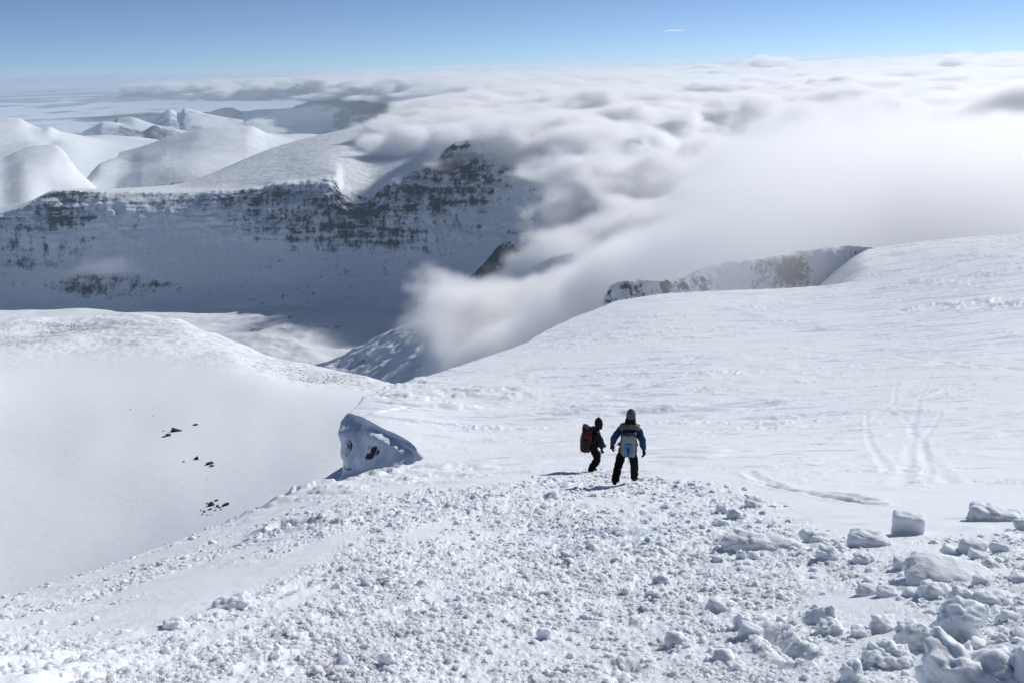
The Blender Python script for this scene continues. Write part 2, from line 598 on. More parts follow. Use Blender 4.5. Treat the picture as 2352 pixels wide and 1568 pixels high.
def build_near():
    nth = 1000
    ths = np.linspace(R(-41), R(41), nth)
    # rows packed so that each step is about one picture row
    rr = [1.2]
    while rr[-1] < 760:
        r_ = rr[-1]
        slant2 = r_ * r_ + (EYE + .4 * r_) ** 2
        step = slant2 / (835. * (EYE + .03 * r_)) * 1.25
        rr.append(r_ + min(max(step, .013), r_ * .0075 + .004))
    rr = np.array(rr)
    T, RR = np.meshgrid(ths, rr)
    x, y = RR * np.sin(T), RR * np.cos(T)
    xf, yf = x.ravel(), y.ravel()
    z, d = base_z(xf, yf)
    rk_ = np.hypot(xf, yf)
    keep = d < np.where(rk_ > 100, 70, 16)
    gully = (T.ravel() > R(-20)) & (T.ravel() < R(-5)) & (rk_ > 27)
    keep &= ~(gully & (rk_ < 61) & (d > 1.0)) & ~(gully & (rk_ < 100) & (d > 3))
    z = z + detail_z(xf, yf, d) * sstep(12, 1, d)
    Pp = np.stack([xf, yf, z], 1)
    F = grid_faces(nth, len(rr), keep)
    rf, tf = np.hypot(xf, yf), np.arctan2(xf, yf)
    _dn, zn = debris(xf, yf)
    pc = sstep(-.1, .35, fbm2(xf * .035 + 2, yf * .02, 3, 141))
    cr = (1 - zn) * np.clip(.15 + .55 * pc * sstep(20, 45, rf) + .5 * sstep(.12, .4, tf) * sstep(120, 260, rf), 0, 1)
    Pp, F, at_ = compact(Pp, F, {'crust': cr})
    o = mesh_obj('snow_slope', Pp, F, M_SNOW, attrs=at_)
    tag(o, kind='structure')
    print('near slope', nth, len(rr), len(F))


build_near()


# ================================================================== LOFTED LAND
def loft(name, rows, nu, nv, mat, disp=None, rock=None, px0=None, px1=None, kind='structure', parent=None, tpow=None):
    """rows near -> far; every row is a list of (px, py, r). A spline surface through them."""
    lo = px0 if px0 is not None else max(min(p[0] for p in r) for r in rows)
    hi = px1 if px1 is not None else min(max(p[0] for p in r) for r in rows)
    us = np.linspace(lo, hi, nu)
    C = []
    PY = []
    for r in rows:
        a = np.array(sorted(r), float)
        py, lr = pchip(a[:, 0], a[:, 1], us), pchip(a[:, 0], np.log(a[:, 2]), us)
        C.append(at(us, py, np.exp(lr)))
        PY.append(py)
    C = np.array(C)
    t = np.linspace(0, len(rows) - 1, nv)
    G = pchip(np.arange(len(rows)), C, t)
    GP = pchip(np.arange(len(rows)), np.array(PY), t)
    X = G.reshape(-1, 3)
    U = np.broadcast_to(us, (nv, nu)).ravel()
    T = np.repeat(t, nu)
    V = GP.ravel()
    if disp is not None:
        X = disp(X, U, V, T)
    at_ = {}
    if rock is not None:
        # steepness
        Gx = X.reshape(nv, nu, 3)
        du = np.gradient(Gx, axis=1)
        dv = np.gradient(Gx, axis=0)
        nrm = np.cross(du, dv)
        nz = np.abs(nrm[..., 2]) / np.maximum(np.linalg.norm(nrm, axis=2), 1e-9)
        at_['rock'] = np.clip(rock(X, U, V, T, nz.ravel()), 0, 1)
    o = mesh_obj(name, X, grid_faces(nu, nv), mat, parent, attrs=at_)
    if kind:
        tag(o, kind=kind)
    return o, X


def ell(U, V, cx, cy, rx, ry, soft=.35):
    q = np.sqrt(((U - cx) / rx) ** 2 + ((V - cy) / ry) ** 2)
    return sstep(1 + soft, 1 - soft, q)


# ---- glacier bowl with its stony moraine crest
def bowl_disp(X, U, V, T):
    x, y = X[:, 0], X[:, 1]
    r = np.hypot(x, y)
    X = X.copy()
    mor = sstep(5.2, 6.2, T) * sstep(8.3, 7.6, T)
    X[:, 2] += (.006 * r * fbm2(x / (r * .2 + 10), y / (r * .2 + 10), 3, 7) * sstep(0, 1.5, T)
                + mor * (.008 * r * fbm2(x * .02, y * .02, 4, 14) + .8 * fbm2(x * .12, y * .12, 4, 16, .6, True)))
    return X


def bowl_rock(X, U, V, T, nz):
    x, y = X[:, 0], X[:, 1]
    crest = sstep(5.55, 6.3, T) * sstep(8.5, 7.2, T)
    bandn = fbm2(x * .01, y * .05, 4, 3)
    v = crest * (.22 + .30 * bandn)
    v += .12 * ell(U, V, 300, 748, 190, 32) + .12 * ell(U, V, 700, 860, 200, 50) + .12 * ell(U, V, 60, 775, 150, 30)
    return np.where(crest > .02, v, 0)


M_MOR = rocky_snow_mat('moraine_snow', .9, (.075, .07, .068), .12, .05, bump_scale=.35)
bowl, _X = loft('glacier_basin', [
    [(-500, 1750, 48), (0, 1620, 52), (400, 1480, 58), (800, 1270, 80), (1000, 1220, 88), (1100, 1210, 90)],
    [(-500, 1500, 92), (0, 1400, 98), (400, 1270, 98), (780, 1125, 108), (1000, 1090, 118), (1100, 1080, 125)],
    [(-500, 1350, 118), (0, 1260, 122), (400, 1170, 122), (780, 1062, 128), (1000, 1020, 140), (1100, 1000, 150)],
    [(-500, 1200, 152), (0, 1120, 155), (400, 1060, 153), (780, 1000, 155), (1000, 960, 168), (1100, 940, 180)],
    [(-500, 1060, 210), (0, 1000, 212), (400, 960, 204), (780, 940, 195), (1000, 915, 210), (1100, 905, 220)],
    [(-500, 900, 290), (0, 880, 290), (300, 885, 275), (600, 895, 245), (830, 906, 235), (1000, 905, 240), (1100, 903, 250)],
    [(-500, 850, 400), (0, 812, 420), (150, 795, 440), (280, 790, 430), (400, 805, 400), (520, 820, 360), (600, 850, 320), (720, 885, 285), (860, 901, 265), (1000, 903, 265), (1100, 903, 270)],
    [(-500, 800, 500), (0, 775, 520), (150, 755, 560), (280, 748, 560), (400, 762, 520), (520, 800, 445), (640, 838, 375), (760, 868, 330), (900, 893, 290), (1000, 900, 285), (1100, 902, 290)],
    [(-500, 770, 620), (0, 739, 640), (100, 727, 660), (200, 722, 670), (300, 724, 650), (400, 740, 620), (470, 765, 560), (540, 792, 510), (640, 825, 440), (760, 852, 380), (850, 872, 345), (905, 884, 320), (1000, 895, 305), (1100, 900, 310)],
    [(-500, 860, 760), (0, 800, 780), (300, 800, 780), (540, 870, 640), (760, 920, 500), (905, 940, 430), (1000, 950, 420), (1100, 960, 420)],
    [(-500, 1150, 1100), (0, 1050, 1150), (300, 1050, 1150), (540, 1100, 980), (760, 1150, 800), (905, 1150, 720), (1000, 1150, 700), (1100, 1150, 700)],
], 460, 420, M_MOR, bowl_disp, bowl_rock)

# ---- valley floor and its knolls
M_VAL = rocky_snow_mat('valley_snow', .012, (.12, .12, .13), 8., .08, bump_scale=.01)


def val_disp(X, U, V, T):
    x, y = X[:, 0], X[:, 1]
    X = X.copy()
    X[:, 2] += 22 * fbm2(x * .0022, y * .0022, 4, 31) + 14 * np.exp(-((U - 640) / 120) ** 2) * sstep(1, 2, T) * (1 + fbm2(x * .006, y * .006, 4, 33, .6, True))
    return X


loft('valley_floor', [
    [(-600, 1050, 2000), (300, 1050, 2000), (1500, 1050, 2000)],
    [(-600, 900, 2600), (300, 900, 2500), (1500, 900, 2300)],
    [(-600, 810, 3100), (300, 805, 2900), (1500, 800, 2700)],
    [(-600, 760, 3500), (300, 745, 3350), (700, 745, 3150), (1500, 745, 3000)],
    [(-600, 735, 4000), (300, 712, 3800), (700, 712, 3500), (1500, 712, 3300)],
], 300, 160, M_VAL, val_disp, lambda X, U, V, T, nz: .12 + .15 * ell(U, V, 670, 770, 150, 30) + .3 * fbm2(X[:, 0] * .003, X[:, 1] * .003, 3, 9))

# ---- spur that rises out of the valley into the cloud
M_SPUR = rocky_snow_mat('spur_snow', .02, (.11, .11, .12), 10., .09, bump_scale=.012)


def spur_disp(X, U, V, T):
    x, y = X[:, 0], X[:, 1]
    X = X.copy()
    k = sstep(0, 1.0, T)
    X[:, 2] += k * (18 * fbm2(x * .004, y * .004, 4, 51, .55, True) + 6 * fbm2(x * .02, y * .02, 3, 53))
    return X


loft('hill', [
    [(640, 900, 2300), (760, 880, 2100), (900, 900, 1700), (1100, 900, 1400), (1300, 900, 1300), (1600, 900, 1250)],
    [(640, 870, 2500), (760, 850, 2330), (900, 845, 1950), (1100, 850, 1600), (1300, 840, 1500), (1600, 820, 1400)],
    [(640, 868, 2600), (765, 836, 2430), (830, 804, 2350), (900, 772, 2250), (1000, 738, 2100), (1100, 690, 2000), (1200, 640, 1950), (1300, 600, 1900), (1600, 560, 1800)],
    [(640, 900, 2900), (765, 880, 2800), (900, 840, 2700), (1000, 800, 2600), (1100, 760, 2500), (1300, 700, 2400), (1600, 660, 2300)],
], 300, 150, M_SPUR, spur_disp, lambda X, U, V, T, nz: .24 + .5 * (1 - nz) + .3 * fbm2(X[:, 0] * .006, X[:, 1] * .006, 3, 9) - .1)

# ---- dark peak behind the spur
M_PEAK = rocky_snow_mat('peak_rock', .016, (.04, .047, .065), 14., .1, bump_scale=.016)


def peak_disp(X, U, V, T):
    x, y = X[:, 0], X[:, 1]
    X = X.copy()
    X[:, 2] += sstep(0, .6, T) * (16 * fbm2(x * .008, y * .008, 5, 61, .6, True))
    X[:, 1] += 12 * fbm2(x * .02, X[:, 2] * .02, 3, 66)
    return X


loft('hill', [
    [(960, 800, 2500), (1050, 800, 2400), (1200, 820, 2300), (1400, 820, 2200), (1600, 820, 2200)],
    [(960, 720, 2800), (1050, 690, 2700), (1100, 665, 2620), (1150, 640, 2560), (1230, 640, 2550), (1400, 640, 2600), (1600, 640, 2600)],
    [(960, 700, 2900), (1050, 660, 2850), (1100, 624, 2800), (1150, 572, 2750), (1200, 541, 2700), (1222, 540, 2700), (1250, 560, 2720), (1400, 600, 2800), (1600, 600, 2800)],
    [(960, 760, 3100), (1050, 720, 3100), (1200, 640, 3000), (1400, 660, 3000), (1600, 680, 3000)],
], 260, 150, M_PEAK, peak_disp, lambda X, U, V, T, nz: .12 + .9 * (1 - nz) + .35 * ell(U, V, 1140, 610, 60, 50))

# rounded shaded dome behind the dark peak, half in cloud
M_DOME = rocky_snow_mat('dome_snow', .01, (.11, .11, .12), 8., .09, bump_scale=.006)
loft('hill', [
    [(1150, 720, 2900), (1270, 700, 2900), (1500, 700, 2900), (1700, 700, 2900)],
    [(1150, 640, 3200), (1270, 560, 3100), (1330, 545, 3080), (1500, 560, 3100), (1700, 560, 3100)],
    [(1150, 630, 3300), (1220, 560, 3250), (1270, 500, 3200), (1310, 488, 3200), (1370, 486, 3200), (1500, 500, 3250), (1700, 510, 3250)],
    [(1150, 700, 3500), (1270, 560, 3500), (1370, 540, 3500), (1700, 560, 3500)],
], 120, 80, M_DOME, None, lambda X, U, V, T, nz: .15 + .3 * (1 - nz) + 0 * U)

# ---- the great wall across the valley
M_WALL = rocky_snow_mat('mountain_wall', .022, (.055, .066, .092), 12., .17, (1, 1, .35), bump_scale=.016, strata=.8)


def wall_disp(X, U, V, T):
    x, y, z = X.T
    X = X.copy()
    face = sstep(.15, .8, T) * sstep(2.2, 1.9, T)
    # gullies run down the face
    g = fbm2(U * .022 + .8 * fbm2(U * .01, V * .02, 2, 5), V * .003, 4, 71, .6, True)
    rough = fbm2(x * .006, z * .010, 5, 73, .6, True)
    ledge = fbm2(x * .0015, z * .03, 4, 75, .6, True)
    strong = np.clip(.06 + ell(U, V, 700, 470, 260, 80, .5) + ell(U, V, 1080, 430, 260, 130, .5) + .6 * ell(U, V, 160, 490, 200, 60, .6), 0, 1.3)
    X[:, 1] += -face * (5 * g * (.5 + strong) + 5 * fbm2(U * .07, V * .006, 3, 78) + strong * (30 * rough + 20 * ledge))
    X[:, 2] += face * strong * 16 * rough
    top = sstep(2.0, 2.5, T)
    X[:, 2] += top * 10 * fbm2(x * .0016, y * .0016, 4, 79)
    # ragged rim
    rimk = np.exp(-((T - 2) / .12) ** 2)
    X[:, 2] += rimk * 6 * fbm2(U * .06, T * 0, 4, 81, .6, True)
    return X


def wall_rock(X, U, V, T, nz):
    x, y, z = X.T
    face = sstep(.1, .5, T) * sstep(2.06, 1.96, T)
    st = fbm2(U * .09, V * .018, 5, 91, .7)
    band = fbm2(U * .006, V * .06, 4, 93, .6)
    v = .05 + .42 * (1 - nz)
    v = v + .26 * ell(U, V, 700, 480, 190, 75, .5) + .24 * ell(U, V, 850, 520, 110, 60, .5)
    v = v + .30 * ell(U, V, 1020, 425, 130, 75, .45) + .22 * ell(U, V, 1110, 350, 110, 60, .5)
    v = v + .25 * ell(U, V, 400, 452, 300, 20, .6) + .30 * ell(U, V, 170, 452, 60, 14, .5) + .32 * ell(U, V, 150, 495, 70, 22, .5)
    v = v + .24 * ell(U, V, 260, 665, 130, 34, .45) + .22 * ell(U, V, 185, 645, 40, 25, .5) + .14 * ell(U, V, 20, 620, 60, 40, .6)
    v = v + .16 * ell(U, V, 60, 520, 120, 80, .6) + .1 * ell(U, V, 400, 660, 160, 14, .6) + .10 * ell(U, V, 640, 685, 200, 12, .6)
    v = v - .20 * ell(U, V, 420, 580, 170, 70, .5) - .15 * ell(U, V, 820, 390, 70, 50, .5)
    v = v + .34 * st + .20 * band - .05 + .05 * ell(U, V, 1000, 430, 200, 90, .5)
    return np.where(face > .02, v * face, .0)


loft('mountain', [
    [(-600, 860, 4000), (0, 800, 3900), (500, 770, 3520), (800, 770, 3280), (1100, 740, 3000), (1500, 720, 2900), (1900, 720, 2900)],
    [(-600, 740, 4270), (0, 690, 4140), (500, 665, 3780), (800, 660, 3540), (1100, 600, 3380), (1300, 540, 3250), (1500, 520, 3250), (1900, 520, 3250)],
    [(-600, 600, 4550), (-200, 530, 4500), (0, 492, 4450), (65, 474, 4400), (120, 446, 4380), (150, 441, 4380), (250, 443, 4330), (400, 444, 4250), (520, 440, 4150), (600, 434, 4080), (630, 424, 4050), (700, 420, 4000),
     (770, 412, 3950), (790, 440, 3900), (850, 452, 3850), (900, 420, 3800), (950, 398, 3780), (1005, 382, 3760), (1020, 348, 3800), (1080, 326, 3850), (1180, 320, 3900), (1300, 330, 3900), (1440, 318, 3900), (1500, 345, 3900), (1700, 420, 3900), (1900, 440, 3900)],
    [(-600, 580, 4750), (0, 480, 4600), (65, 466, 4550), (130, 438.5, 4550), (250, 438, 4600), (400, 434, 4700), (520, 420, 4500), (630, 396, 4450), (770, 365, 4500), (850, 370, 4500), (1005, 330, 4400), (1080, 300, 4300), (1300, 300, 4400), (1440, 305, 4200), (1700, 400, 4200), (1900, 430, 4200)],
    [(-600, 575, 4900), (0, 476, 4750), (65, 463, 4700), (130, 437.5, 4700), (230, 434.5, 4950), (400, 424, 5300), (480, 400, 5500), (560, 368, 5700), (640, 338, 5900), (720, 314, 6100), (800, 297, 6200), (870, 284, 6300), (1000, 268, 6300), (1200, 262, 6300), (1440, 290, 5200), (1580, 340, 4800), (1700, 390, 4600), (1900, 425, 4600)],
    [(-600, 640, 5600), (0, 560, 5400), (130, 520, 5400), (230, 500, 5600), (400, 480, 6200), (560, 420, 6800), (720, 380, 7300), (870, 340, 7600), (1200, 300, 7600), (1580, 400, 6200), (1900, 460, 5600)],
], 640, 470, M_WALL, wall_disp, wall_rock)

# ---- rolling hills behind
M_HILL = rocky_snow_mat('rolling_hill', .006, (.11, .12, .14), 18., .10, bump_scale=.0035)


def hill_disp(amp, sc_, seed):
    def f(X, U, V, T):
        x, y = X[:, 0], X[:, 1]
        X = X.copy()
        X[:, 2] += sstep(0, .7, T) * amp * (fbm2(x * sc_ * .7, y * sc_ * .7, 2, seed) + .06 * fbm2(x * sc_ * 5, y * sc_ * 5, 4, seed + 3)
                                            - .35 * np.clip(1 - np.abs(perlin(x * sc_ * .8 + 3.3, y * sc_ * .4, seed + 9)) * 3, 0, 1) ** 1.5)
        return X
    return f


hr = lambda X, U, V, T, nz: .14 + .5 * (1 - nz) + .22 * fbm2(X[:, 0] * .0016, X[:, 1] * .0016, 4, 19)
hr0 = lambda X, U, V, T, nz: .05 + .35 * (1 - nz) + .2 * fbm2(X[:, 0] * .0016, X[:, 1] * .0016, 4, 19)
loft('hill', [
    [(-700, 560, 4900), (0, 560, 4800), (150, 520, 4900), (260, 480, 5100), (330, 460, 5300)],
    [(-700, 450, 5800), (0, 440, 5700), (60, 425, 5700), (120, 430, 5800), (200, 440, 5800), (260, 448, 5900), (330, 457, 6000)],
    [(-700, 400, 6600), (0, 385, 6500), (60, 368, 6600), (110, 372, 6600), (150, 392, 6500), (190, 418, 6400), (230, 440, 6300), (330, 460, 6400)],
    [(-700, 380, 7600), (-200, 372, 7500), (0, 364, 7400), (40, 349, 7500), (85, 336, 7700), (125, 334, 7700), (150, 350, 7400), (175, 383, 7100), (200, 408, 6900), (232, 437, 6700), (330, 460, 6800)],
    [(-700, 400, 9200), (0, 395, 9200), (85, 375, 9200), (150, 395, 9000), (200, 440, 8800), (330, 480, 8600)],
], 220, 150, M_HILL, hill_disp(70, .0007, 3), hr0)
loft('hill', [
    [(120, 520, 7000), (230, 500, 7000), (500, 470, 7000), (700, 440, 7200), (900, 420, 7500)],
    [(120, 460, 7600), (195, 415, 7900), (260, 400, 8000), (330, 390, 7600), (420, 380, 7500), (500, 370, 7600), (620, 350, 8000), (700, 340, 8400), (900, 340, 8600)],
    [(120, 420, 8600), (195, 402, 8500), (230, 362, 9000), (290, 342, 9400), (330, 335, 9000), (380, 330, 8600), (470, 310, 8700), (560, 300, 8900), (620, 320, 8900), (700, 330, 9200), (900, 340, 9500)],
    [(120, 400, 9800), (195, 380, 9800), (250, 345, 10200), (330, 322, 10000), (400, 303, 9800), (470, 287, 9800), (540, 281, 9800), (575, 280, 9700), (610, 292, 9900), (650, 302, 10200), (700, 306, 10600), (760, 309, 11000), (900, 330, 11200)],
    [(120, 400, 11500), (330, 330, 11500), (540, 300, 11400), (700, 312, 12200), (900, 340, 12600)],
], 320, 200, M_HILL, hill_disp(130, .0006, 9), hr)
loft('hill', [
    [(-700, 500, 7600), (0, 480, 7600), (200, 480, 7800), (420, 440, 8300)],
    [(-700, 330, 9600), (0, 335, 9500), (60, 330, 9600), (130, 322, 10000), (250, 345, 10200), (420, 340, 10500)],
    [(-700, 290, 11000), (-200, 275, 11000), (0, 271, 11000), (40, 273, 11000), (75, 290, 10800), (95, 297, 10600), (112, 294, 10600), (140, 303, 10800), (200, 307, 11300), (300, 312, 11800), (420, 322, 12200)],
    [(-700, 320, 13000), (0, 300, 13000), (112, 310, 12800), (300, 325, 13600), (420, 330, 14200)],
], 260, 140, M_HILL, hill_disp(110, .0006, 23), hr0)

# ---- distant mountains on the plain
FLAT_Z = -1500.
M_FAR = rocky_snow_mat('far_mountain', .0012, (.10, .12, .16), 90., .14, bump_scale=.0010)


def far_ridge(pts, r, depth, seed, amp=60., rk=.28):
    xs = [p[0] for p in pts]

    def zpy(px, rr_, zz):                     # picture row at which height zz shows at range rr_
        ys = np.linspace(120, 700, 1200)
        e = ray(np.full_like(ys, px), ys)[:, 2] * rr_
        return float(np.interp(-zz, -e, ys))
    foot = [(px, zpy(px, r - depth, FLAT_Z - 10), r - depth) for px in xs]
    mid = [(px, zpy(px, r - depth * .45, FLAT_Z) * .45 + .55 * py, r - depth * .45) for px, py in pts]
    crest = [(px, py, r) for px, py in pts]
    back = [(px, zpy(px, r + depth, FLAT_Z - 60), r + depth) for px in xs]
    f = lambda X, U, V, T, nz: rk + .8 * (1 - nz) + .3 * fbm2(X[:, 0] * .0006, X[:, 1] * .0006, 4, seed)
    return loft('mountain', [foot, mid, crest, back], 150, 70, M_FAR, hill_disp(amp, .0007, seed), f)


far_ridge([(190, 303), (215, 293), (240, 283), (270, 285), (300, 293), (330, 300)], 17500, 1500, 3, 60, .3)
far_ridge([(255, 288), (272, 270), (300, 268), (330, 275), (360, 283), (400, 290)], 20500, 1600, 5, 60, .3)
far_ridge([(295, 307), (330, 297), (355, 285), (370, 292), (400, 294), (430, 300)], 17000, 1200, 7, 50, .3)
far_ridge([(350, 282), (372, 262), (392, 253), (410, 262), (425, 250), (450, 255), (475, 262), (510, 270), (560, 278)], 23500, 2000, 11, 80, .3)
far_ridge([(460, 268), (500, 252), (530, 249), (560, 258), (600, 268)], 30000, 2500, 13, 80, .3)
far_ridge([(540, 285), (565, 258), (590, 250), (640, 251), (690, 247), (740, 240), (785, 246), (830, 266), (880, 275), (930, 285)], 25500, 2600, 17, 80, .28)
far_ridge([(640, 262), (690, 243), (712, 232), (730, 219), (748, 228), (780, 234), (820, 243), (870, 255), (930, 262)], 31000, 3000, 19, 70, .26)
far_ridge([(960, 262), (985, 246), (1000, 230), (1030, 222), (1080, 222), (1120, 236), (1160, 252)], 30000, 2500, 29, 100, .5)
far_ridge([(765, 262), (780, 254), (792, 246), (803, 254), (820, 262), (860, 265), (920, 278)], 22500, 1100, 37, 60, .5)


# ---- the plain itself with frozen lakes and forest
def plain_material():
    m, t, b = new_mat('plain_snow_forest')
    g = t.nodes.new('ShaderNodeNewGeometry')
    mp = t.nodes.new('ShaderNodeMapping')
    mp.inputs['Scale'].default_value = (1, 1, 0)
    t.links.new(g.outputs['Position'], mp.inputs['Vector'])
    a = nnoise(t, mp.outputs[0], .00011, 8, .6)
    b2 = nnoise(t, mp.outputs[0], .00045, 6, .65)
    ln = t.nodes.new('ShaderNodeVectorMath')
    ln.operation = 'LENGTH'
    t.links.new(mp.outputs[0], ln.inputs[0])
    far = nmath(t, 'DIVIDE', nmath(t, 'SUBTRACT', ln.outputs['Value'], 26000.), 40000., True)
    v = nmath(t, 'ADD', nmath(t, 'MULTIPLY', nmath(t, 'SUBTRACT', a, .5), 2.2), nmath(t, 'MULTIPLY', nmath(t, 'SUBTRACT', b2, .5), 1.2))
    v = nmath(t, 'ADD', v, nmath(t, 'SUBTRACT', nmath(t, 'MULTIPLY', far, .45), .34))
    fac = nmath(t, 'DIVIDE', nmath(t, 'ADD', v, .06), .2, True)
    mx = t.nodes.new('ShaderNodeMix')
    mx.data_type = 'RGBA'
    mx.inputs[6].default_value = (.82, .85, .9, 1)
    mx.inputs[7].default_value = (.07, .09, .12, 1)
    t.links.new(fac, mx.inputs[0])
    t.links.new(mx.outputs[2], b.inputs['Base Color'])
    b.inputs['Roughness'].default_value = .9
    b.inputs['Specular IOR Level'].default_value = 0
    return m


rs_ = np.concatenate([np.linspace(500, 20000, 12), np.geomspace(22000, 400000, 30)])
th_ = np.linspace(0, 2 * math.pi, 97)
TT, RR = np.meshgrid(th_, rs_)
PX = np.stack([RR * np.sin(TT), RR * np.cos(TT), np.where(RR < 8000, FLAT_Z - 200, FLAT_Z + 0 * RR)], 2).reshape(-1, 3)
tag(mesh_obj('ground', PX, grid_faces(97, len(rs_)), plain_material(), smooth=False), kind='structure')

# ================================================================== AIR AND CLOUD
def lattice(n, rng, per):
    sh = [int(k / per) + 3 for k in n]
    out = rng.random(sh).astype('f4') * 2 - 1
    for a, k in enumerate(n):
        t = np.arange(k) / per
        i = t.astype(int)
        f = t - i
        f = f * f * (3 - 2 * f)
        M = np.zeros((k, sh[a]), 'f4')
        M[np.arange(k), i] = 1 - f
        M[np.arange(k), i + 1] += f
        out = np.moveaxis(np.tensordot(M, out, axes=(1, a)), 0, a)
    return out


def fbm3(n, rng, per, octv, gain=.55, puffy=False):
    r, a = 0, 1.
    for _ in range(octv):
        if min(per) < 1.3:
            break
        sh = [int(k / p) + 3 for k, p in zip(n, per)]
        out = rng.random(sh).astype('f4') * 2 - 1
        for ax, (k, p) in enumerate(zip(n, per)):
            t = np.arange(k) / p
            i = t.astype(int)
            f = t - i
            f = f * f * (3 - 2 * f)
            M = np.zeros((k, sh[ax]), 'f4')
            M[np.arange(k), i] = 1 - f
            M[np.arange(k), i + 1] += f
            out = np.moveaxis(np.tensordot(M, out, axes=(1, ax)), 0, ax)
        r = r + a * ((1.1 - 2.6 * np.abs(out)) if puffy else out)
        per = [p / 2 for p in per]
        a *= gain
    return r


def cloud_mat(name, dens, g=.42):
    m = bpy.data.materials.new(name)
    m.use_nodes = True
    t = m.node_tree
    t.nodes.clear()
    o = t.nodes.new('ShaderNodeOutputMaterial')
    v = t.nodes.new('ShaderNodeVolumePrincipled')
    v.inputs['Color'].default_value = (1, 1, 1, 1)
    v.inputs['Density'].default_value = dens
    v.inputs['Anisotropy'].default_value = g
    t.links.new(v.outputs[0], o.inputs['Volume'])
    return m


def volume(name, lo, hi, vox, den, mat, rotz=0.):
    """a cloud as a grid of densities worked out below and turned into a fog volume"""
    n = [int((hi[i] - lo[i]) / vox[i]) + 1 for i in range(3)]
    xs = [np.arange(n[i]).astype('f4') * vox[i] + lo[i] for i in range(3)]
    X, Y, Z = np.meshgrid(*xs, indexing='ij', sparse=True)
    D = np.ascontiguousarray(np.broadcast_to(den(X, Y, Z, n), n)).astype('f4')
    for ax in range(3):                      # closed at the faces of its grid
        sl_ = [slice(None)] * 3
        for e in (0, -1):
            sl_[ax] = e
            D[tuple(sl_)] = 0
    me = bpy.data.meshes.new(name)
    me.vertices.add(D.size)
    a = me.attributes.new('d', 'FLOAT', 'POINT')
    a.data.foreach_set('value', D.ravel())
    ob = bpy.data.objects.new(name, me)
    COL.objects.link(ob)
    g = bpy.data.node_groups.new(name, 'GeometryNodeTree')
    g.interface.new_socket('Geometry', in_out='INPUT', socket_type='NodeSocketGeometry')
    g.interface.new_socket('Geometry', in_out='OUTPUT', socket_type='NodeSocketGeometry')
    N, L = g.nodes.new, g.links.new
    gi, go, vc, si = N('NodeGroupInput'), N('NodeGroupOutput'), N('GeometryNodeVolumeCube'), N('GeometryNodeSampleIndex')
    si.data_type, si.domain = 'FLOAT', 'POINT'
    na = N('GeometryNodeInputNamedAttribute')
    na.data_type = 'FLOAT'
    na.inputs[0].default_value = 'd'
    sp = N('ShaderNodeSeparateXYZ')
    L(N('GeometryNodeInputPosition').outputs[0], sp.inputs[0])

    def fm(op, p, q):
        x = N('ShaderNodeMath')
        x.operation = op
        L(p, x.inputs[0])
        if q is not None:
            x.inputs[1].default_value = q
        return x.outputs[0]

    def im(op, p, q):
        x = N('FunctionNodeIntegerMath')
        x.operation = op
        L(p, x.inputs[0])
        if isinstance(q, int):
            x.inputs[1].default_value = q
        else:
            L(q, x.inputs[1])
        return x.outputs[0]
    ii = [fm('ROUND', fm('DIVIDE', fm('SUBTRACT', sp.outputs[i], float(lo[i])), float(vox[i])), None) for i in range(3)]
    ix = im('ADD', im('MULTIPLY', im('ADD', im('MULTIPLY', ii[0], n[1]), ii[1]), n[2]), ii[2])
    L(gi.outputs[0], si.inputs['Geometry'])
    L([o for o in na.outputs if o.enabled][0], [i for i in si.inputs if i.name == 'Value' and i.enabled][0])
    L(ix, si.inputs['Index'])
    L([o for o in si.outputs if o.enabled][0], vc.inputs['Density'])
    vc.inputs['Min'].default_value = lo
    vc.inputs['Max'].default_value = [lo[i] + vox[i] * (n[i] - 1) for i in range(3)]
    for i, ax in enumerate('XYZ'):
        vc.inputs['Resolution ' + ax].default_value = n[i]
    sm = N('GeometryNodeSetMaterial')
    sm.inputs['Material'].default_value = mat
    L(vc.outputs[0], sm.inputs[0])
    L(sm.outputs[0], go.inputs[0])
    ob.modifiers.new('fog', 'NODES').node_group = g
    ob.data.materials.append(mat)
    print('volume', name, n, D.size, float(D.mean()))
    return ob


def height_field(picks, X, Y, p=3.2):
    """smooth cloud-top height through picture picks (px, py, r): inverse distance weights"""
    a = np.array(picks, float)
    Q_ = at(a[:, 0], a[:, 1], a[:, 2])
    num, den_ = 0, 0
    for q in Q_:
        w_ = 1. / (((X - q[0]) ** 2 + (Y - q[1]) ** 2) + 150. ** 2) ** (p / 2)
        num = num + w_ * q[2]
        den_ = den_ + w_
    return num / den_


def inside_poly(X, Y, picks):
    """signed distance to a ground-plan outline given as (px, r); positive inside"""
    Q_ = [at(px, 400., r)[:2] for px, r in picks]
    X, Y = np.broadcast_arrays(X, Y)
    best = np.full(X.shape, 1e18)
    ins = np.zeros(X.shape, bool)
    n = len(Q_)
    for i in range(n):
        a, b = Q_[i], Q_[(i + 1) % n]
        d = b - a
        t = np.clip(((X - a[0]) * d[0] + (Y - a[1]) * d[1]) / (d @ d), 0, 1)
        best = np.minimum(best, (X - a[0] - t * d[0]) ** 2 + (Y - a[1] - t * d[1]) ** 2)
        cnd = (a[1] > Y) != (b[1] > Y)
        ins ^= cnd & (X < (b[0] - a[0]) * (Y - a[1]) / (b[1] - a[1] + 1e-9) + a[0])
    return np.where(ins, 1, -1) * np.sqrt(best)


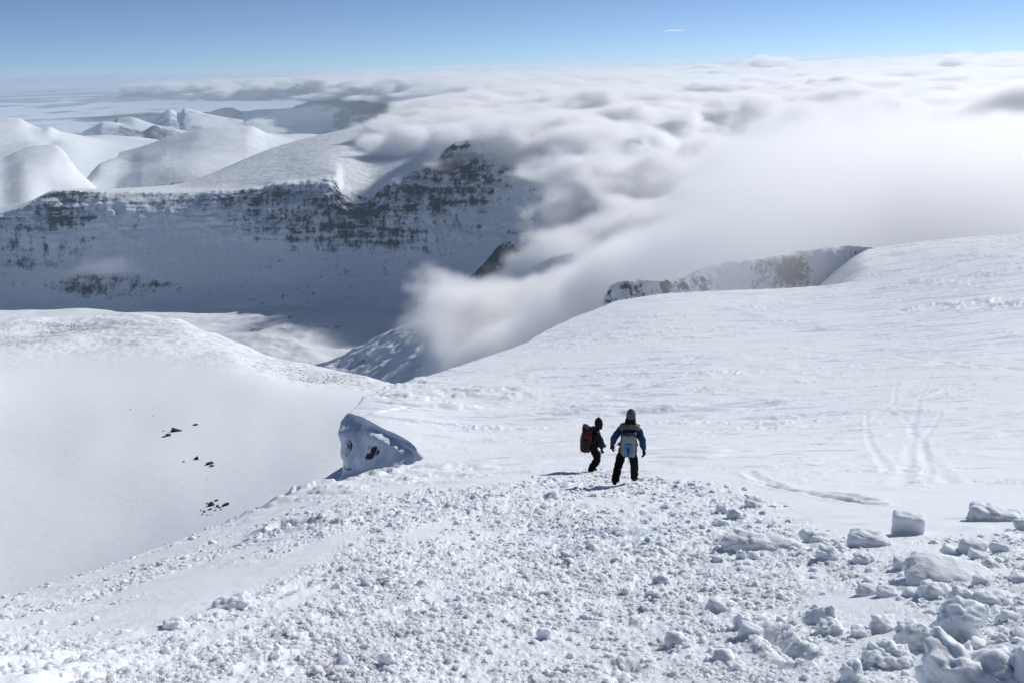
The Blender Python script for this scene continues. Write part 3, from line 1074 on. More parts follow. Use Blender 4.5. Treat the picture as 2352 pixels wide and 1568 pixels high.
# bank that fills the side valley and laps over the shoulder
def bank_density(X, Y, Z, n):
    rng = np.random.default_rng(5)
    top = height_field([(940, 850, 1400), (980, 780, 1400), (1030, 720, 1550), (1120, 680, 1750), (1200, 640, 1900), (1270, 590, 2000), (1390, 500, 2150), (1380, 430, 2500), (1290, 380, 2800), (1400, 330, 2900), (1520, 365, 2900),
                        (1640, 385, 2900), (1760, 350, 2900), (1900, 300, 2900), (2100, 262, 2900), (2352, 235, 2900), (2700, 230, 2900),
                        (1500, 540, 1000), (1700, 500, 900), (1900, 470, 900), (2100, 430, 900), (2352, 400, 900), (2700, 380, 900), (1400, 600, 1100),
                        (1700, 420, 1900), (2000, 370, 1800), (2352, 320, 1800), (1450, 430, 2000)], X, Y)
    pl = inside_poly(X[:, :, 0], Y[:, :, 0], [(950, 1250), (985, 1650), (1060, 1900), (1230, 2100), (1390, 2400), (1350, 2750), (1290, 3000), (1500, 3200), (1750, 3100), (2352, 3500), (3000, 3500), (3000, 700), (2000, 720), (1450, 800), (1300, 1000), (1100, 1250)])[:, :, None]
    big = fbm3((n[0], n[1], 1), rng, (38, 38, 1.5), 3)
    S = np.minimum(np.minimum(top + 40 * big - Z, (Z + 760) * .8), pl * .6) / (45. + .02 * np.clip(Y - 1500, 0, 2000))
    S = S + .85 * fbm3(n, rng, (32, 32, 20), 6, .64) + .30 * fbm3(n, rng, (16, 16, 11), 4, .6, True) + .12 + .7 * sstep(150, 900, X)
    veil = inside_poly(X[:, :, 0], Y[:, :, 0], [(1440, 410), (1400, 700), (1600, 1000), (2900, 1000), (2900, 640), (2100, 600), (1990, 480), (1950, 415), (1700, 385)])[:, :, None]
    V_ = np.clip(veil / 60., 0, 1) * np.clip((-55 + .02 * Y - Z) / 40., 0, 1) * np.clip(.30 + .55 * fbm3(n, rng, (30, 30, 16), 5, .6), 0, 1)
    return np.maximum(np.clip(S * 1.5, 0, 1) ** 1.2, .75 * V_)


# cap lying along the top of the far mountain
def cap_density(X, Y, Z, n):
    rng = np.random.default_rng(8)
    top = height_field([(870, 306, 5000), (930, 275, 5300), (1000, 255, 5600), (1100, 238, 5800), (1200, 225, 6000), (1350, 215, 6000), (1500, 212, 6000), (1700, 215, 6000), (2000, 215, 5800), (2352, 210, 5600),
                        (1050, 308, 3900), (1200, 292, 3700), (1400, 285, 3900), (1550, 275, 4300), (1750, 270, 4600)], X, Y)
    pl = inside_poly(X[:, :, 0], Y[:, :, 0], [(850, 4850), (1000, 4150), (1060, 3700), (1200, 3500), (1330, 3550), (1480, 3900), (1570, 4500), (1700, 5000), (2000, 4800), (2600, 4300), (2600, 7500), (1500, 7500), (1150, 7200), (990, 6300), (890, 5500)])[:, :, None]
    big = fbm3((n[0], n[1], 1), rng, (22, 22, 1.5), 3)
    S = .1 + np.minimum(np.minimum(top + 32 * big - Z, (Z + 470) * .9 + 20 * big), pl * .35) / 60.
    S = S + .75 * fbm3(n, rng, (28, 24, 12), 5, .64) + .3 * fbm3(n, rng, (12, 11, 7), 3, .6, True)
    return np.clip(S * 1.5, 0, 1) ** 1.2


def sea_density(X, Y, Z, n):
    rng = np.random.default_rng(12)
    big = fbm3((n[0], n[1], 1), rng, (46, 46, 1.5), 3)
    mid = fbm3((n[0], n[1], 1), rng, (13, 13, 1.5), 4)
    top = -360 + 60 * big + 95 * np.abs(mid) + np.clip(X * .008, -150, 130)
    # western edge thins out over the plain
    ed = inside_poly(X[:, :, 0], Y[:, :, 0], [(1230, 8500), (1150, 14000), (1010, 20000), (850, 24500), (560, 27500), (350, 34000), (0, 44000), (3200, 44000), (3200, 7000), (1700, 7200), (1150, 7600)])[:, :, None]
    S = np.minimum(np.minimum(top - Z, Z + 760), ed * .13 + 120 * big) / 110.
    S = S + .5 * fbm3(n, rng, (18, 18, 8), 5, .64) + .5 * fbm3(n, rng, (12, 12, 7), 3, .6, True)
    return np.clip(S * 1.5, 0, 1)


M_CL = cloud_mat('cloud_near', .038)
M_CL2 = cloud_mat('cloud_far', .026)
b_ = volume('cloud', (-350, 380, -800), (2450, 3300, 0), (11.5, 11.5, 11.5), bank_density, M_CL)
tag(b_, kind='stuff')
b_ = volume('cloud', (-1100, 3300, -640), (4000, 7200, -40), (20, 22, 14), cap_density, M_CL)
tag(b_, kind='stuff')
b_ = volume('clouds', (-14000, 6500, -800), (27000, 36000, 20), (88, 88, 32), sea_density, M_CL2)
tag(b_, kind='stuff')


def stratus_density(X, Y, Z, n):
    rng = np.random.default_rng(21)
    p = fbm3((n[0], n[1], 1), rng, (14, 14, 1.5), 5, .6)
    S = (p - .12) * 1.6 + .5 * X / 40000 + .35
    return np.clip(np.minimum(S, np.minimum(Z + 1000, -640 - Z) / 90.), 0, 1)


tag(volume('clouds', (-60000, 42000, -1050), (16000, 115000, -600), (550, 550, 50), stratus_density, cloud_mat('cloud_stratus', .002)), kind='stuff')


def puff(px, py, r, rx, ry, rz, seed, label, dens=.005, thr=0.):
    c_ = at(px, py, r)
    N_ = (44, 30, 16)
    lo = [c_[0] - rx, c_[1] - ry, c_[2] - rz]
    vox = [2 * rx / N_[0], 2 * ry / N_[1], 2 * rz / N_[2]]

    def den(X, Y, Z, n):
        rng = np.random.default_rng(seed)
        q = np.sqrt(((X - c_[0]) / rx) ** 2 + ((Y - c_[1]) / ry) ** 2 + ((Z - c_[2]) / rz) ** 2)
        return np.clip((.72 + thr - q) * 4 + 1.5 * fbm3(n, rng, (9, 9, 6), 4, .6), 0, 1)
    tag(volume('cloud', lo, [lo[i] + 2 * (rx, ry, rz)[i] for i in range(3)], vox, den, cloud_mat('cloud_puff', dens)), kind='stuff')


puff(1772, 146, 24000, 1000, 900, 230, 3, 'wide domed cloud top on the horizon right of centre')
puff(1880, 158, 20000, 420, 500, 260, 5, 'small rounded cloud puff just under the horizon, right of the domed one')
puff(2245, 150, 17000, 950, 800, 260, 9, 'tall knobbly cloud top rising above the horizon near the right edge')
puff(255, 610, 3500, 230, 160, 55, 14, 'thin wisp of mist hanging before the shaded wall', .0016)
puff(1546, 71, 60000, 900, 600, 90, 4, 'tiny thin streak of cloud alone in the blue sky', .0012)


# far top of the cloud deck, a solid-looking sheet of rounded cloud from 38 km outwards
def cloud_deck():
    rr = np.geomspace(32000, 330000, 170)
    tt = np.linspace(R(-44), R(48), 420)
    T, Q_ = np.meshgrid(tt, rr)
    x, y = (Q_ * np.sin(T)).ravel(), (Q_ * np.cos(T)).ravel()
    q = Q_.ravel()
    inner = 34000 + 230000 * sstep(R(-9), R(-30), T.ravel()) + 26000 * fbm2(x / 15000, y / 15000, 3, 4)
    keep = q > inner
    z = -420 + 160 * fbm2(x / 9000, y / 9000, 5, 7) + 90 * np.abs(fbm2(x / 3000, y / 3000, 3, 8)) + np.clip((T.ravel() - .1) * 350, -500, 100) - 500 * sstep(inner * 1.12, inner, q)
    m, t, b = new_mat('cloud_deck_white')
    b.inputs['Base Color'].default_value = (.97, .97, .97, 1)
    b.inputs['Roughness'].default_value = 1
    b.inputs['Specular IOR Level'].default_value = 0
    tag(mesh_obj('distant_clouds', np.stack([x, y, z], 1), grid_faces(420, 170, keep), m), kind='stuff')


cloud_deck()


def haze_box():
    bm = bmesh.new()
    bmesh.ops.create_cube(bm, size=1)
    me = bpy.data.meshes.new('haze')
    bm.to_mesh(me)
    bm.free()
    o = bpy.data.objects.new('haze', me)
    COL.objects.link(o)
    zt, zb = 25., -1760.
    o.scale = (820000, 820000, zt - zb)
    o.location = (0, 0, (zt + zb) / 2)
    m = bpy.data.materials.new('haze_air')
    m.use_nodes = True
    t = m.node_tree
    t.nodes.clear()
    out = t.nodes.new('ShaderNodeOutputMaterial')
    v = t.nodes.new('ShaderNodeVolumePrincipled')
    v.inputs['Density'].default_value = 2.1e-5
    v.inputs['Color'].default_value = (.74, .88, 1, 1)
    v.inputs['Anisotropy'].default_value = .3
    t.links.new(v.outputs[0], out.inputs['Volume'])
    me.materials.append(m)
    tag(o, kind='stuff')


haze_box()


# ================================================================== CORNICE, CLIFF RIDGE, ROCKS
def patch(name, rows, nu, nv, mat, disp=0., dscale=1., seed=0, rock=None, parent=None):
    C = np.array([[at(*p) for p in r] for r in rows])
    D2 = np.array([[p[:2] for p in r] for r in rows], float)
    ui = np.linspace(0, C.shape[1] - 1, nu)
    vi = np.linspace(0, C.shape[0] - 1, nv)

    def go(A):
        A = pchip(np.arange(A.shape[0]), A, vi)
        return np.moveaxis(pchip(np.arange(A.shape[1]), np.moveaxis(A, 1, 0), ui), 0, 1)
    G, GD = go(C), go(D2)
    n = np.cross(np.gradient(G, axis=1), np.gradient(G, axis=0))
    n /= np.maximum(np.linalg.norm(n, axis=2, keepdims=True), 1e-9)
    out = G.copy()
    for j in range(nv):
        for i in range(nu):
            p = Vector(G[j, i] / dscale) + Vector((seed, 0, 0))
            edge_ = min(1, i / 8, (nu - 1 - i) / 8, j / 4 + .15)
            k = mnoise.fractal(p, .9, 2.1, 5) + .6 * (.45 - mnoise.voronoi(p * 1.3)[0][0])
            out[j, i] += n[j, i] * disp * k * edge_
    att = {}
    if rock is not None:
        att['rock'] = rock(GD[..., 0].ravel(), GD[..., 1].ravel())
    return mesh_obj(name, out.reshape(-1, 3), grid_faces(nu, nv), mat, parent, attrs=att)


M_CORN = rocky_snow_mat('rime_snow', 1.1, (.03, .026, .024), .10, .06, bump_scale=1.6)
corn = patch('snow_cornice', [
    [(974, 1064, 35.4), (952, 1023, 41.2), (915, 998, 45.3), (880, 983, 48.9), (850, 966, 52.5), (820, 953, 56.5), (797, 950, 59), (784, 966, 58.8), (806, 937, 66.5)],
    [(972, 1069, 35.2), (950, 1033, 41), (912, 1009, 45.2), (878, 994, 48.6), (850, 978, 51.8), (822, 968, 55.5), (797, 963, 57.5), (782, 975, 57.4), (800, 958, 67)],
    [(966, 1071, 35), (937, 1046, 40.3), (900, 1022, 44), (872, 1008, 46.6), (848, 1000, 49.3), (825, 992, 52.8), (800, 988, 54.8), (781, 995, 55.5), (795, 985, 67)],
    [(963, 1073, 34.9), (930, 1057, 39.8), (896, 1038, 43.6), (870, 1028, 46.2), (846, 1026, 48.5), (824, 1020, 51.2), (802, 1012, 53.4), (786, 1018, 54.8), (793, 1010, 67)],
    [(960, 1075, 34.7), (923, 1067, 39.2), (893, 1054, 43), (866, 1048, 45.6), (845, 1050, 47.8), (825, 1048, 49.6), (805, 1042, 52.2), (784, 1040, 54), (792, 1035, 67)],
    [(955, 1079, 34.6), (915, 1079, 38.6), (885, 1071, 42.2), (862, 1070, 44.6), (843, 1075, 46.6), (825, 1082, 48.3), (808, 1079, 49.8), (796, 1076, 52.4), (797, 1060, 66)],
    [(945, 1086, 34), (907, 1090, 37.4), (876, 1088, 40.4), (850, 1090, 43), (825, 1094, 45), (803, 1097, 46.5), (787, 1103, 48), (776, 1111, 48), (772, 1118, 56)],
    [(930, 1130, 29), (890, 1140, 30), (860, 1140, 31), (830, 1140, 32), (800, 1140, 34), (780, 1145, 36), (765, 1150, 40), (757, 1150, 45), (757, 1150, 56)],
], 130, 120, M_CORN, .17, 2.4, 3., lambda U, V: .08 + .5 * ell(U, V, 858, 1034, 15, 15, .6) + .5 * ell(U, V, 846, 1048, 8, 8, .6) + .62 * ell(U, V, 800, 1022, 7, 16, .5) + .5 * ell(U, V, 792, 1042, 5, 9, .5) + .4 * ell(U, V, 800, 1076, 6, 5, .5))
tag(corn, 'overhanging rime-crusted snow cornice with bare black rock showing in its shaded face', 'snow cornice')


def ridge_disp(X, U, V, T):
    x, y, z = X.T
    X = X.copy()
    k = sstep(.2, .8, T) * sstep(2.6, 1.9, T)
    X[:, 1] += -k * (2.0 * fbm2(x * .06, z * .06, 4, 5, .5, True) + 1.5 * fbm2(x * .2, z * .1, 3, 6))
    X[:, 2] += k * 1.4 * fbm2(x * .09, y * .09, 4, 7, .6, True)
    return X


M_RIDGE = rocky_snow_mat('ridge_rock_snow', .11, (.085, .09, .10), .6, .09, (1, 1, .6), bump_scale=.10)
loft('cliff', [
    [(1330, 790, 440), (1372, 780, 440), (1450, 770, 450), (1600, 750, 470), (1700, 730, 500), (1960, 700, 535), (2060, 680, 540)],
    [(1330, 760, 458), (1372, 730, 460), (1400, 712, 462), (1450, 700, 465), (1530, 688, 474), (1700, 672, 510), (1860, 662, 536), (1960, 650, 548), (2060, 640, 552)],
    [(1330, 758, 470), (1372, 726, 468), (1384, 700, 468), (1396, 668, 468), (1408, 655, 468), (1430, 648, 470), (1470, 646, 472), (1515, 648, 474), (1530, 645, 480), (1570, 641, 490), (1600, 626, 500), (1640, 612, 510), (1700, 600, 520),
     (1800, 588, 535), (1850, 575, 545), (1880, 570, 552), (1960, 567, 560), (2060, 580, 560)],
    [(1330, 770, 500), (1384, 702, 495), (1408, 652, 495), (1430, 645, 500), (1515, 641, 515), (1570, 638, 520), (1600, 622, 530), (1700, 597, 550), (1850, 572, 575), (1960, 564, 590), (2060, 585, 590)],
    [(1330, 820, 600), (1408, 720, 600), (1515, 700, 620), (1700, 660, 640), (1850, 640, 660), (1960, 630, 680), (2060, 640, 680)],
], 330, 150, M_RIDGE, ridge_disp, lambda X, U, V, T, nz: (.10 + .35 * (1 - nz) + .24 * ell(U, V, 1800, 622, 62, 38, .8) + .26 * ell(U, V, 1590, 650, 60, 22, .5)
     + .22 * ell(U, V, 1440, 675, 45, 25, .5) + .2 * ell(U, V, 1530, 662, 14, 20, .5) - .3 * ell(U, V, 1680, 640, 40, 25) - .35 * ell(U, V, 1915, 610, 45, 40)) * sstep(2.15, 1.95, T))


def chunk_mesh(name, seed, sub=3, square=0., lump=.22, rough=.12, flat=.0, scale=(1, 1, 1), lsc=1.6, cuts=0):
    """an irregular lump, unit half-size before SCALE: SQUARE 0 round .. 1 boxy"""
    bm = bmesh.new()
    bmesh.ops.create_icosphere(bm, subdivisions=sub, radius=1)
    rnd = random.Random(seed)
    off = Vector((rnd.uniform(-50, 50), rnd.uniform(-50, 50), rnd.uniform(-50, 50)))
    pl = []
    for _ in range(cuts):
        n = Vector((rnd.gauss(0, 1), rnd.gauss(0, 1), rnd.gauss(0, .8))).normalized()
        pl.append((n, rnd.uniform(.55, .85)))
    gm = (scale[0] * scale[1] * scale[2]) ** (1 / 3)
    asp = Vector([k_ / gm for k_ in scale])
    for v in bm.verts:
        d = v.co.normalized()
        p = 2 + 10 * square
        k = (abs(d.x) ** p + abs(d.y) ** p + abs(d.z) ** p) ** (-1 / p)
        q = d * k
        for n, h in pl:
            e = q.dot(n) - h
            if e > 0:
                q -= n * e * .65
        qn = q * asp
        vd = mnoise.voronoi(qn * lsc + off)[0][0]
        r_ = 1 + lump * (.5 - vd * vd) * 1.5 + rough * mnoise.fractal(qn * 1.5 + off, 1.1, 2.1, 4) + (.035 * mnoise.fractal(qn * 6 + off, .7, 2.1, 3) if sub > 3 else 0)
        q = q * r_
        if flat and q.z < -flat:
            q.z = -flat - (q.z + flat) * -.2
        v.co = Vector((q.x * scale[0], q.y * scale[1], q.z * scale[2]))
    for fc in bm.faces:
        fc.smooth = True
    me = bpy.data.meshes.new(name)
    bm.to_mesh(me)
    bm.free()
    return me


# ---- boulders lying in the glacier basin
from mathutils.bvhtree import BVHTree
dg = bpy.context.evaluated_depsgraph_get()
bowl_bvh = BVHTree.FromObject(bowl, dg)
bmesh_r = [chunk_mesh('boulder', 300 + k, 2, .25, .2, .35, 0, (1, .8, .6), cuts=5) for k in range(5)]
for me in bmesh_r:
    me.materials.append(M_ROCK)
BOWL_ROCKS = [
    (406, 990, 16, 'long black boulder, largest of the upper pair of boulders in the snow basin'),
    (387, 1000, 13, 'black boulder just down left of the largest upper boulder in the snow basin'),
    (448, 976, 9, 'lone small boulder to the upper right of the upper boulders in the snow basin'),
    (452, 1054, 11, 'flat dark boulder, the left of two halfway down the snow basin'),
    (483, 1065, 14, 'snow-capped dark boulder, the right of two halfway down the snow basin'),
    (497, 1149, 8, 'topmost boulder of the lowest cluster in the snow basin'),
    (518, 1160, 13, 'boulder at the right end of the lowest cluster in the snow basin'),
    (487, 1160, 14, 'largest boulder in the middle of the lowest cluster in the snow basin'),
]
GEN_ROCKS = [(378, 1003, 7), (392, 990, 4), (375, 990, 4), (395, 982, 3), (487, 1070, 9), (421, 1060, 5), (500, 1163, 8), (478, 1156, 6), (505, 1165, 6), (482, 1170, 7),
             (470, 1175, 6), (465, 1181, 5), (476, 1182, 4), (494, 1172, 5), (508, 1170, 4), (485, 1182, 3), (461, 1172, 4), (352, 955, 2.5), (300, 940, 2.5), (474, 1100, 2.5)]
for k, rk_ in enumerate(BOWL_ROCKS + GEN_ROCKS):
    px, py, wd = rk_[:3]
    u = Vector(ray(px, py))
    h = bowl_bvh.ray_cast(Vector((0, 0, 0)), u.normalized())
    if h[0] is None:
        continue
    s_ = wd / f_px * h[0].length * .5
    o = bpy.data.objects.new('boulder', bmesh_r[k % 5])
    o.location = h[0] + Vector((0, 0, s_ * .12))
    o.scale = (s_ * 1.25, s_, s_)
    o.rotation_euler = (.2, .35, k * 1.7)
    COL.objects.link(o)
    if len(rk_) == 4:
        tag(o, rk_[3], 'boulder', 'boulders lying in the snow basin')
    else:
        tag(o, 'small dark stone poking out of the smooth snow beside the larger boulders', 'boulder', 'boulders lying in the snow basin')

# ---- small outcrop on the brink of the slope
p_, r_ = hit(893, 880)
me = chunk_mesh('rock_outcrop', 77, 4, .7, .25, .25, 0, (1, 1, 1), cuts=3)
me.materials.append(rocky_snow_mat('outcrop_rime', 1.3, (.10, .09, .085), .15, .08, bump_scale=1.2))
a_ = me.attributes.new('rock', 'FLOAT', 'POINT')
a_.data.foreach_set('value', np.full(len(me.vertices), .34, 'f4'))
o = bpy.data.objects.new('rock_outcrop', me)
o.location = p_ + np.array([-.9, 0, .1])
o.scale = (1.15, 1.3, 1.0)
o.rotation_euler = (0, .15, .3)
COL.objects.link(o)
tag(o, 'small square snow-crusted rock outcrop on the brink of the slope', 'rock outcrop')

# ================================================================== SNOW BLOCKS
def ground_z(x, y):
    return float(surf_z(x, y)[0])


def block(bbox, seed, label, square=.3, lump=.2, rough=.15, depth=.8, sub=4, rot=0., sink=.28, lsc=1.6, cuts=3, tilt=0., grp=None):
    x0, y0, x1, y1 = bbox
    cx_, hh = (x0 + x1) / 2, (y1 - y0)
    p, r_ = hit(cx_, y1 - .12 * hh)
    slant = math.sqrt(p @ p)
    wd = (x1 - x0) / f_px * slant * .79
    ht = hh / f_px * slant / math.cos(math.atan2(-p[2], r_)) * .76
    if sub == 5 and wd / slant * f_px < 60:
        sub = 4
    dp = wd * depth
    me = chunk_mesh('snow_block', seed, sub, square, lump, rough, 0, (wd / 2, dp / 2, ht / 2), lsc, cuts)
    me.materials.append(M_BLOCK)
    o = bpy.data.objects.new('snow_block', me)
    u = p / max(r_, .1)
    cxy = p[:2] + u[:2] * dp * .25
    o.location = (cxy[0], cxy[1], ground_z(cxy[0], cxy[1]) + ht * (.5 - sink))
    o.rotation_euler = (0, tilt, -math.atan2(p[0], p[1]) + rot)
    COL.objects.link(o)
    tag(o, label, 'snow block', grp or 'blocks of snow broken from the crust')
    return o


BL = 'block'
block((2046, 1175, 2121, 1232), 1, 'upright square-cut snow block with a flat top standing on the smooth snow at right', .95, .05, .07, .55, 5, .12, .10, cuts=0)
block((1946, 1217, 2048, 1258), 2, 'low lens-shaped snow block lying left of the upright square-cut block', .25, .08, .12, .6, 5, cuts=1)
block((1838, 1212, 1900, 1246), 3, 'hollowed snow block left of the low lens-shaped block', .2, .3, .3, .7, 5)
block((2228, 1155, 2332, 1198), 4, 'wide flat-bottomed snow block standing highest near the right edge', .45, .12, .2, .6, 5, cuts=2)
block((1660, 1232, 1850, 1268), 5, 'long low ridge of clotted snow with a dark shaded underside', .15, .35, .18, .4, 5, lsc=1.5)
block((1658, 1228, 1718, 1262), 55, 'lumpy snow clot at the left end of the long low ridge', .2, .5, .3, .8, 4, lsc=2.6)
block((1712, 1266, 1746, 1288), 6, 'egg-shaped snow block just below the long low ridge', .2, .1, .12, .8)
block((1690, 1264, 1716, 1290), 7, 'small pointed snow lump left of the egg-shaped block', .2, .3, .25, .8)
block((2194, 1236, 2262, 1276), 8, 'rounded shaded snow block above the smooth drifted mound', .3, .15, .15, .8, 5)
block((2160, 1249, 2202, 1276), 9, 'small tilted snow slab left of the rounded shaded block', .5, .1, .15, .5, tilt=.4)
block((2224, 1265, 2279, 1288), 10, 'thin flat snow slab under the rounded shaded block', .6, .08, .12, .5, tilt=.12)
block((2272, 1241, 2316, 1274), 11, 'pale egg-like snow block right of the rounded shaded block', .2, .1, .12, .6)
block((2050, 1281, 2108, 1312), 12, 'angular snow slab with a dark left face at the left foot of the drifted mound', .5, .1, .15, .6, 5)
block((2072, 1276, 2282, 1345), 13, 'broad smooth wind-drifted snow mound at right', .05, .10, .12, .8, 5, sink=.5, lsc=1., cuts=0)
block((2112, 1338, 2186, 1378), 14, 'dark-faced snow block below the drifted mound', .2, .25, .25, .8, 5)
block((2180, 1343, 2236, 1402), 15, 'upright cleft snow block in the cluster below the drifted mound', .3, .25, .25, .7, 5)
block((2232, 1351, 2304, 1394), 16, 'fat rounded snow block at the right end of the cluster below the mound', .25, .2, .2, .8, 5)
block((2234, 1323, 2276, 1350), 17, 'small pale snow block tucked under the right end of the drifted mound', .3, .15, .2, .7)
block((2075, 1350, 2112, 1372), 18, 'low grey snow lump left of the dark-faced block', .2, .15, .2, .8)
block((2145, 1388, 2238, 1478), 19, 'tall horned snow block on top of the big heap in the bottom right corner', .35, .18, .3, .8, 5, sink=.05)
block((2110, 1490, 2310, 1640), 20, 'biggest snow block, a shaded mass filling the bottom right corner', .25, .2, .35, .7, 5, sink=.35, lsc=2.)
block((2290, 1478, 2440, 1620), 21, 'snow block cut by the right edge beside the biggest shaded mass', .25, .25, .25, .8, 5, sink=.2)
block((2001, 1412, 2054, 1454), 22, 'dark rounded snow block left of the horned block', .2, .35, .25, .9, 5)
block((1956, 1435, 2000, 1465), 23, 'small dark snow block at the left end of the row left of the heap', .2, .3, .3, .9)
block((1848, 1390, 1924, 1438), 24, 'slanting bright snow slab among the clumps left of the heap', .45, .15, .2, .6, 5, tilt=-.35)
block((1880, 1425, 1936, 1460), 25, 'crumbly snow block just below the slanting bright slab', .15, .5, .3, .9, 4, lsc=2.6)
block((1682, 1408, 1724, 1454), 26, 'round-topped snow block at the head of the dark trench', .2, .25, .2, .9, 5)
block((1692, 1436, 1750, 1474), 27, 'flat snow slab lying along the dark trench', .55, .1, .15, .7, 5, tilt=.3)
block((1966, 1341, 2014, 1370), 28, 'pyramid-shaped snow lump in the middle of the right-hand debris', .1, .1, .2, .9, cuts=5)
block((2012, 1346, 2064, 1372), 29, 'soft grey snow lump right of the pyramid-shaped lump', .1, .15, .2, .9)
block((1642, 1150, 1678, 1184), 30, 'upper one of two snow lumps touching right of the walker in blue', .2, .2, .2, .9)
block((1668, 1164, 1704, 1194), 31, 'lower one of two snow lumps touching right of the walker in blue', .2, .15, .2, .9)
block((1710, 1141, 1752, 1167), 32, 'crumbly snow lump farther right than the touching pair', .2, .35, .3, .9)
block((1644, 1186, 1676, 1212), 33, 'snow lump below the touching pair of lumps', .2, .3, .2, .9)
block((1930, 1524, 1978, 1580), 34, 'rounded snow block on the bottom edge left of the corner heap', .2, .3, .25, .9, 5)
block((1876, 1256, 1922, 1292), 35, 'cracked snow block below the hollowed block', .25, .35, .3, .8, lsc=2.)
block((1960, 1266, 2004, 1296), 36, 'snow block right of the cracked block and under the lens-shaped one', .25, .3, .3, .8)
block((2285, 1357, 2318, 1380), 37, 'small round snow ball right of the fat rounded block', .1, .1, .1, .9)
block((2300, 1410, 2346, 1430), 38, 'pale low snow slab near the right edge above the corner heap', .5, .1, .15, .6)
block((2335, 1186, 2400, 1218), 39, 'snow block cut by the right edge beneath the wide flat-bottomed block', .3, .2, .2, .8)
block((2228, 1370, 2262, 1448), 46, 'pale snow slab leaning against the back of the horned block', .5, .15, .2, .5)
block((2060, 1430, 2130, 1495), 47, 'crumbled snow heap between the dark rounded block and the biggest mass', .2, .4, .3, .9, 5, lsc=2.5)
block((1990, 1480, 2090, 1530), 48, 'low broken snow heap at the foot of the corner heap', .2, .45, .3, .9, 5, lsc=3., sink=.4)
block((496, 1370, 572, 1401), 40, 'bright two-humped snow block, largest one on the left side of the slope', .2, .4, .25, .6, 5, lsc=1.3)
block((376, 1418, 420, 1444), 41, 'snow block with a dark hollow side down left of the two-humped block', .2, .3, .25, .7)
block((436, 1426, 460, 1442), 42, 'small smooth snow block right of the dark hollow-sided one', .2, .1, .1, .8)
block((765, 1507, 812, 1539), 43, 'tilted snow block with a dark underside near the bottom edge left of centre', .2, .2, .2, .7, tilt=-.4)
block((870, 1507, 908, 1538), 44, 'lumpy snow block right of the tilted block near the bottom edge', .2, .3, .25, .8)
block((1180, 1336, 1206, 1364), 45, 'pointed snow block in the middle of the trampled debris', .1, .1, .2, .8, cuts=5)
block((1232, 1434, 1266, 1470), 49, 'upright snow block below the pointed one in the middle of the debris', .3, .25, .2, .8)
block((744, 1449, 770, 1464), 50, 'small snow block casting a dark shadow on the smooth strip left of centre', .2, .15, .15, .8)
block((620, 1500, 646, 1516), 51, 'small snow block beside a ski track at lower left', .2, .15, .15, .8)

# ---- countless-looking clumps that still stand out, as individuals
rng = np.random.default_rng(44)
cm = [chunk_mesh('snow_clump', 500 + k, 3, .15 + .1 * (k % 3), .35, .3, 0, (1, .9, .75), 1.4 + .4 * (k % 3), cuts=2 + k % 3) for k in range(8)]
for me in cm:
    me.materials.append(M_BLOCK)
cnt = 0
while cnt < 110:
    px, py = rng.uniform(0, 2352), rng.uniform(1090, 1568)
    if px < 900 and rng.random() < .6:
        continue
    p, r_ = hit(px, py, 3.5, 40)
    if r_ > 22 or (py - 1568) * 0 + (px < 1000 and py < 1130):
        continue
    dn, _z = debris(np.array([p[0]]), np.array([p[1]]))
    if rng.random() > dn[0] * 1.1:
        continue
    if min(math.hypot(p[0] - q[0], p[1] - q[1]) for q in FEET) < .5:
        continue
    wpx = 13 + 24 * rng.random() ** 6 * (1.5 if px > 1500 else .8)
    s_ = wpx / f_px * math.sqrt(p @ p) / 2
    o = bpy.data.objects.new('snow_clump', cm[cnt % 8])
    o.location = (p[0], p[1], ground_z(p[0], p[1]) + s_ * .12)
    o.scale = (s_, s_ * rng.uniform(.7, 1.1), s_ * rng.uniform(.7, 1.1))
    o.rotation_euler = (rng.uniform(-.6, .6), rng.uniform(-.6, .6), rng.uniform(0, 6.28))
    COL.objects.link(o)
    tag(o, 'loose rounded clump of snow lying in the trampled debris', 'snow clump', 'loose clumps in the trampled debris')
    cnt += 1


